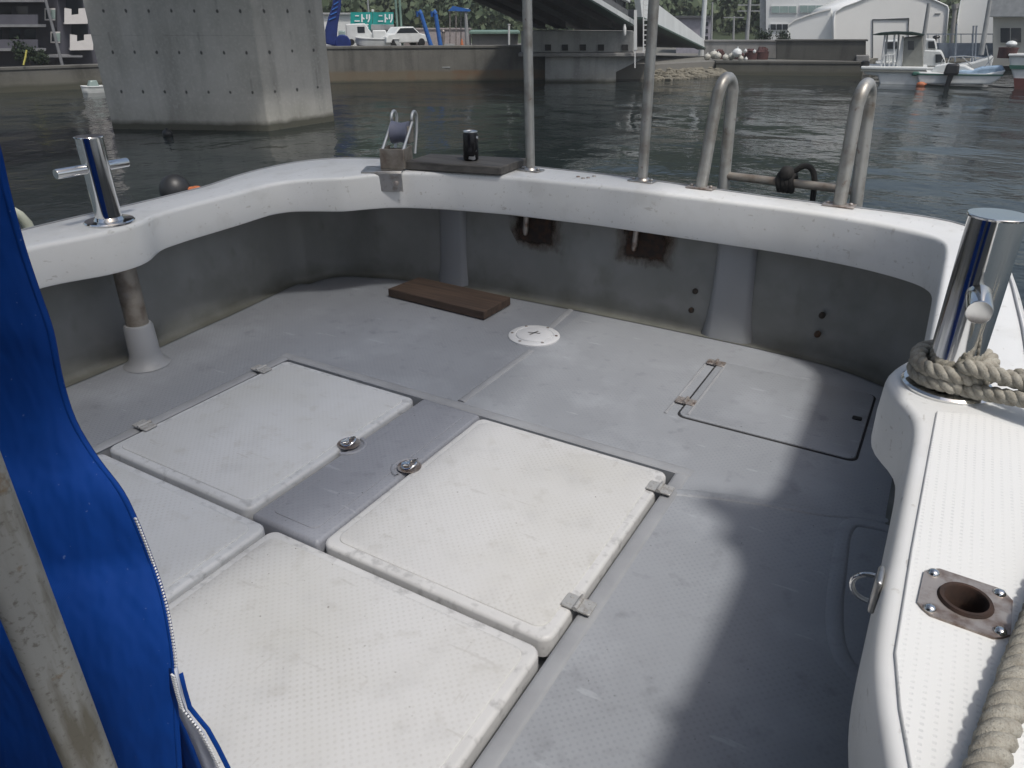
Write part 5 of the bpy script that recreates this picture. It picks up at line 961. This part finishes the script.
# can
p = at(471,160,.621); p.z = .621; t = thing('drink_can', 'slim black can with a silver lid standing on the weathered wooden pad', 'can', p)
mb = MB(); mb.lathe([(.029,0),(.034,.006),(.034,.112),(.030,.119)], (0,0,0), 28); mb.build('body', M['can'], t, smooth=40)
mb = MB(); mb.lathe([(.0305,.1185),(.032,.121),(.0315,.124),(.029,.1215),(.001,.1205)], (0,0,0), 28); mb.box((-.012,-.006,.1215),(.010,.006,.124)); mb.build('lid', M['aluminium'], t, smooth=40)
# ropes
def rope(pts, r, pitch, mat, n=3, sub=6):
    P = [Vector(p) for p in pts]; Q = []
    for i in range(len(P)-1):      # Catmull-Rom
        p0, p1, p2, p3 = P[max(i-1,0)], P[i], P[i+1], P[min(i+2,len(P)-1)]; L = (p2-p1).length; m = max(2, int(L/(pitch/10)))
        for k in range(m):
            u = k/m; Q.append(.5*((2*p1)+(p2-p0)*u+(2*p0-5*p1+4*p2-p3)*u*u+(3*p1-p0-3*p2+p3)*u**3))
    Q.append(P[-1]); T = [(Q[min(i+1,len(Q)-1)]-Q[max(i-1,0)]).normalized() for i in range(len(Q))]
    a = Vector((0,0,1)); u = (a-T[0]*a.dot(T[0])).normalized(); U = []; S = [0]
    for i in range(len(Q)): u = (u-T[i]*u.dot(T[i])).normalized(); U.append(u.copy())
    for i in range(1, len(Q)): S.append(S[-1]+(Q[i]-Q[i-1]).length)
    m = MB()
    for s in range(n):
        st = []
        for i in range(len(Q)): ph = 2*math.pi*(s/n+S[i]/pitch); w = T[i].cross(U[i]); st.append(Q[i]+(U[i]*math.cos(ph)+w*math.sin(ph))*r*.48)
        m.tube(st, r*.56, 9)
    return m
RB = .0452+.0155; bx_, by_ = .088, 1.53; pts = [(.75,1.40,.60),(.45,1.40,.605),(.25,1.425,.60)]
for k in range(0, 44):
    a = R(-62-k*17.0); pts.append((bx_+RB*math.cos(a), by_+RB*math.sin(a), ZT+.024+.00105*k+.003*math.sin(k*.9)))
la = R(-62-43*17.0); pts += [(.22,1.45,.615),(.30,1.41,.595),(.45,1.33,.585),(.8,1.2,.58)]
m = rope(pts, .0150, .054, 'rope'); tag(m.build('mooring_rope', M['rope'], smooth=60, recalc=True), 'pale twisted mooring rope wound round the foot of the right bollard', 'rope')
m = rope([(.17,1.52,.592),(.22,1.485,.625),(.27,1.46,.615),(.33,1.45,.60),(.5,1.44,.59),(.8,1.43,.58)], .0150, .054, 'rope'); tag(m.build('rope_tail', M['rope'], smooth=60), 'loose end of pale rope crossing over the mooring rope beside the bollard', 'rope')
a, b = at(1016,680,ZT+.022), at(984,775,ZT+.022); dr = (b-a); m = rope([a-dr*3.2+Vector((0.02,0,.0)), a-dr*1.5+Vector((.004,0,0)), a, a+dr*.5, b, b+dr*1.5, b+dr*4+Vector((-.02,0,0))], .0178, .064, 'rope')
tag(m.build('mooring_rope', M['rope'], smooth=60), 'thick pale rope lying along the right coaming in the bottom corner', 'rope')
# black rope knot on ladder rung
k0 = Vector((-.548,3.065,.613)); m = MB()
for s in range(4): ring = [k0+Vector((-.022+s*.015+.004*math.sin(j), .031*math.cos(R(j*30)), .031*math.sin(R(j*30)))) for j in range(13)]; m.tube(ring, .0125, 8, caps=False)
m.ball(k0+Vector((.0,-.02,.035)), .03, (1,1,1.1), 10, .06); m.tube(bez([k0+Vector((.02,0,.04)), k0+Vector((.06,.0,.075)), k0+Vector((.10,.0,.05)), k0+Vector((.11,.01,-.05)), k0+Vector((.11,.02,-.4))]), .011, 8)
tag(m.build('knotted_rope', M['brope'], smooth=50), 'black rope knotted round the rung of the stern ladder', 'rope')
# fenders hung outside
p = at(175,187,WZ+.25); t = thing('ball_buoy', 'larger black ball buoy with an orange tip just beyond the left gunwale', 'buoy', (p.x,p.y,WZ), 0); mb = MB(); mb.ball((0,0,.20), .225, (1,1,1.05), 20); mb.build('ball', M['rubber'], t); q = Vector((.30,.14,.22)); mb = MB(); mb.ball(q, .065, (1.5,1,.8), 12, .08); mb.tube([(.15,.07,.2), q], .05, 8); mb.build('tip', M['orange'], t)
p = Vector((-3.05, 1.35, .52)); d0 = at(2,233,.42); t = thing('ring_fender', 'pale ring fender hanging outside the gunwale beside the blue canvas', 'fender', (d0.x,d0.y,d0.z), 0)
mb = MB(); mb.tube([(.0+.02*math.cos(R(j*20)), .10*math.cos(R(j*20)), .12*math.sin(R(j*20))-.02) for j in range(19)], .020, 12, caps=False); mb.build('ring', M['fender_white'], t, smooth=60); mb = MB(); mb.tube([(.0,.06,.09),(.0,.03,.14),(.06,-.02,.16)], .01, 8); mb.build('lanyard', M['rope'], t)
# ================================================================== HAZE over the harbour
m = bpy.data.materials.new('harbour_haze'); m.use_nodes = True; n_ = m.node_tree; n_.nodes.clear(); o_ = n_.nodes.new('ShaderNodeOutputMaterial'); v_ = n_.nodes.new('ShaderNodeVolumePrincipled')
v_.inputs['Color'].default_value = (.86,.90,.94,1); v_.inputs['Density'].default_value = .0013; v_.inputs['Anisotropy'].default_value = .2; n_.links.new(v_.outputs[0], o_.inputs['Volume'])
mb = MB(); mb.box((-950,-800,WZ-1), (800,1000,62)); o = mb.build('haze', m, smooth=0); tag(o, 'pale summer haze over the harbour', 'haze', kind='stuff')
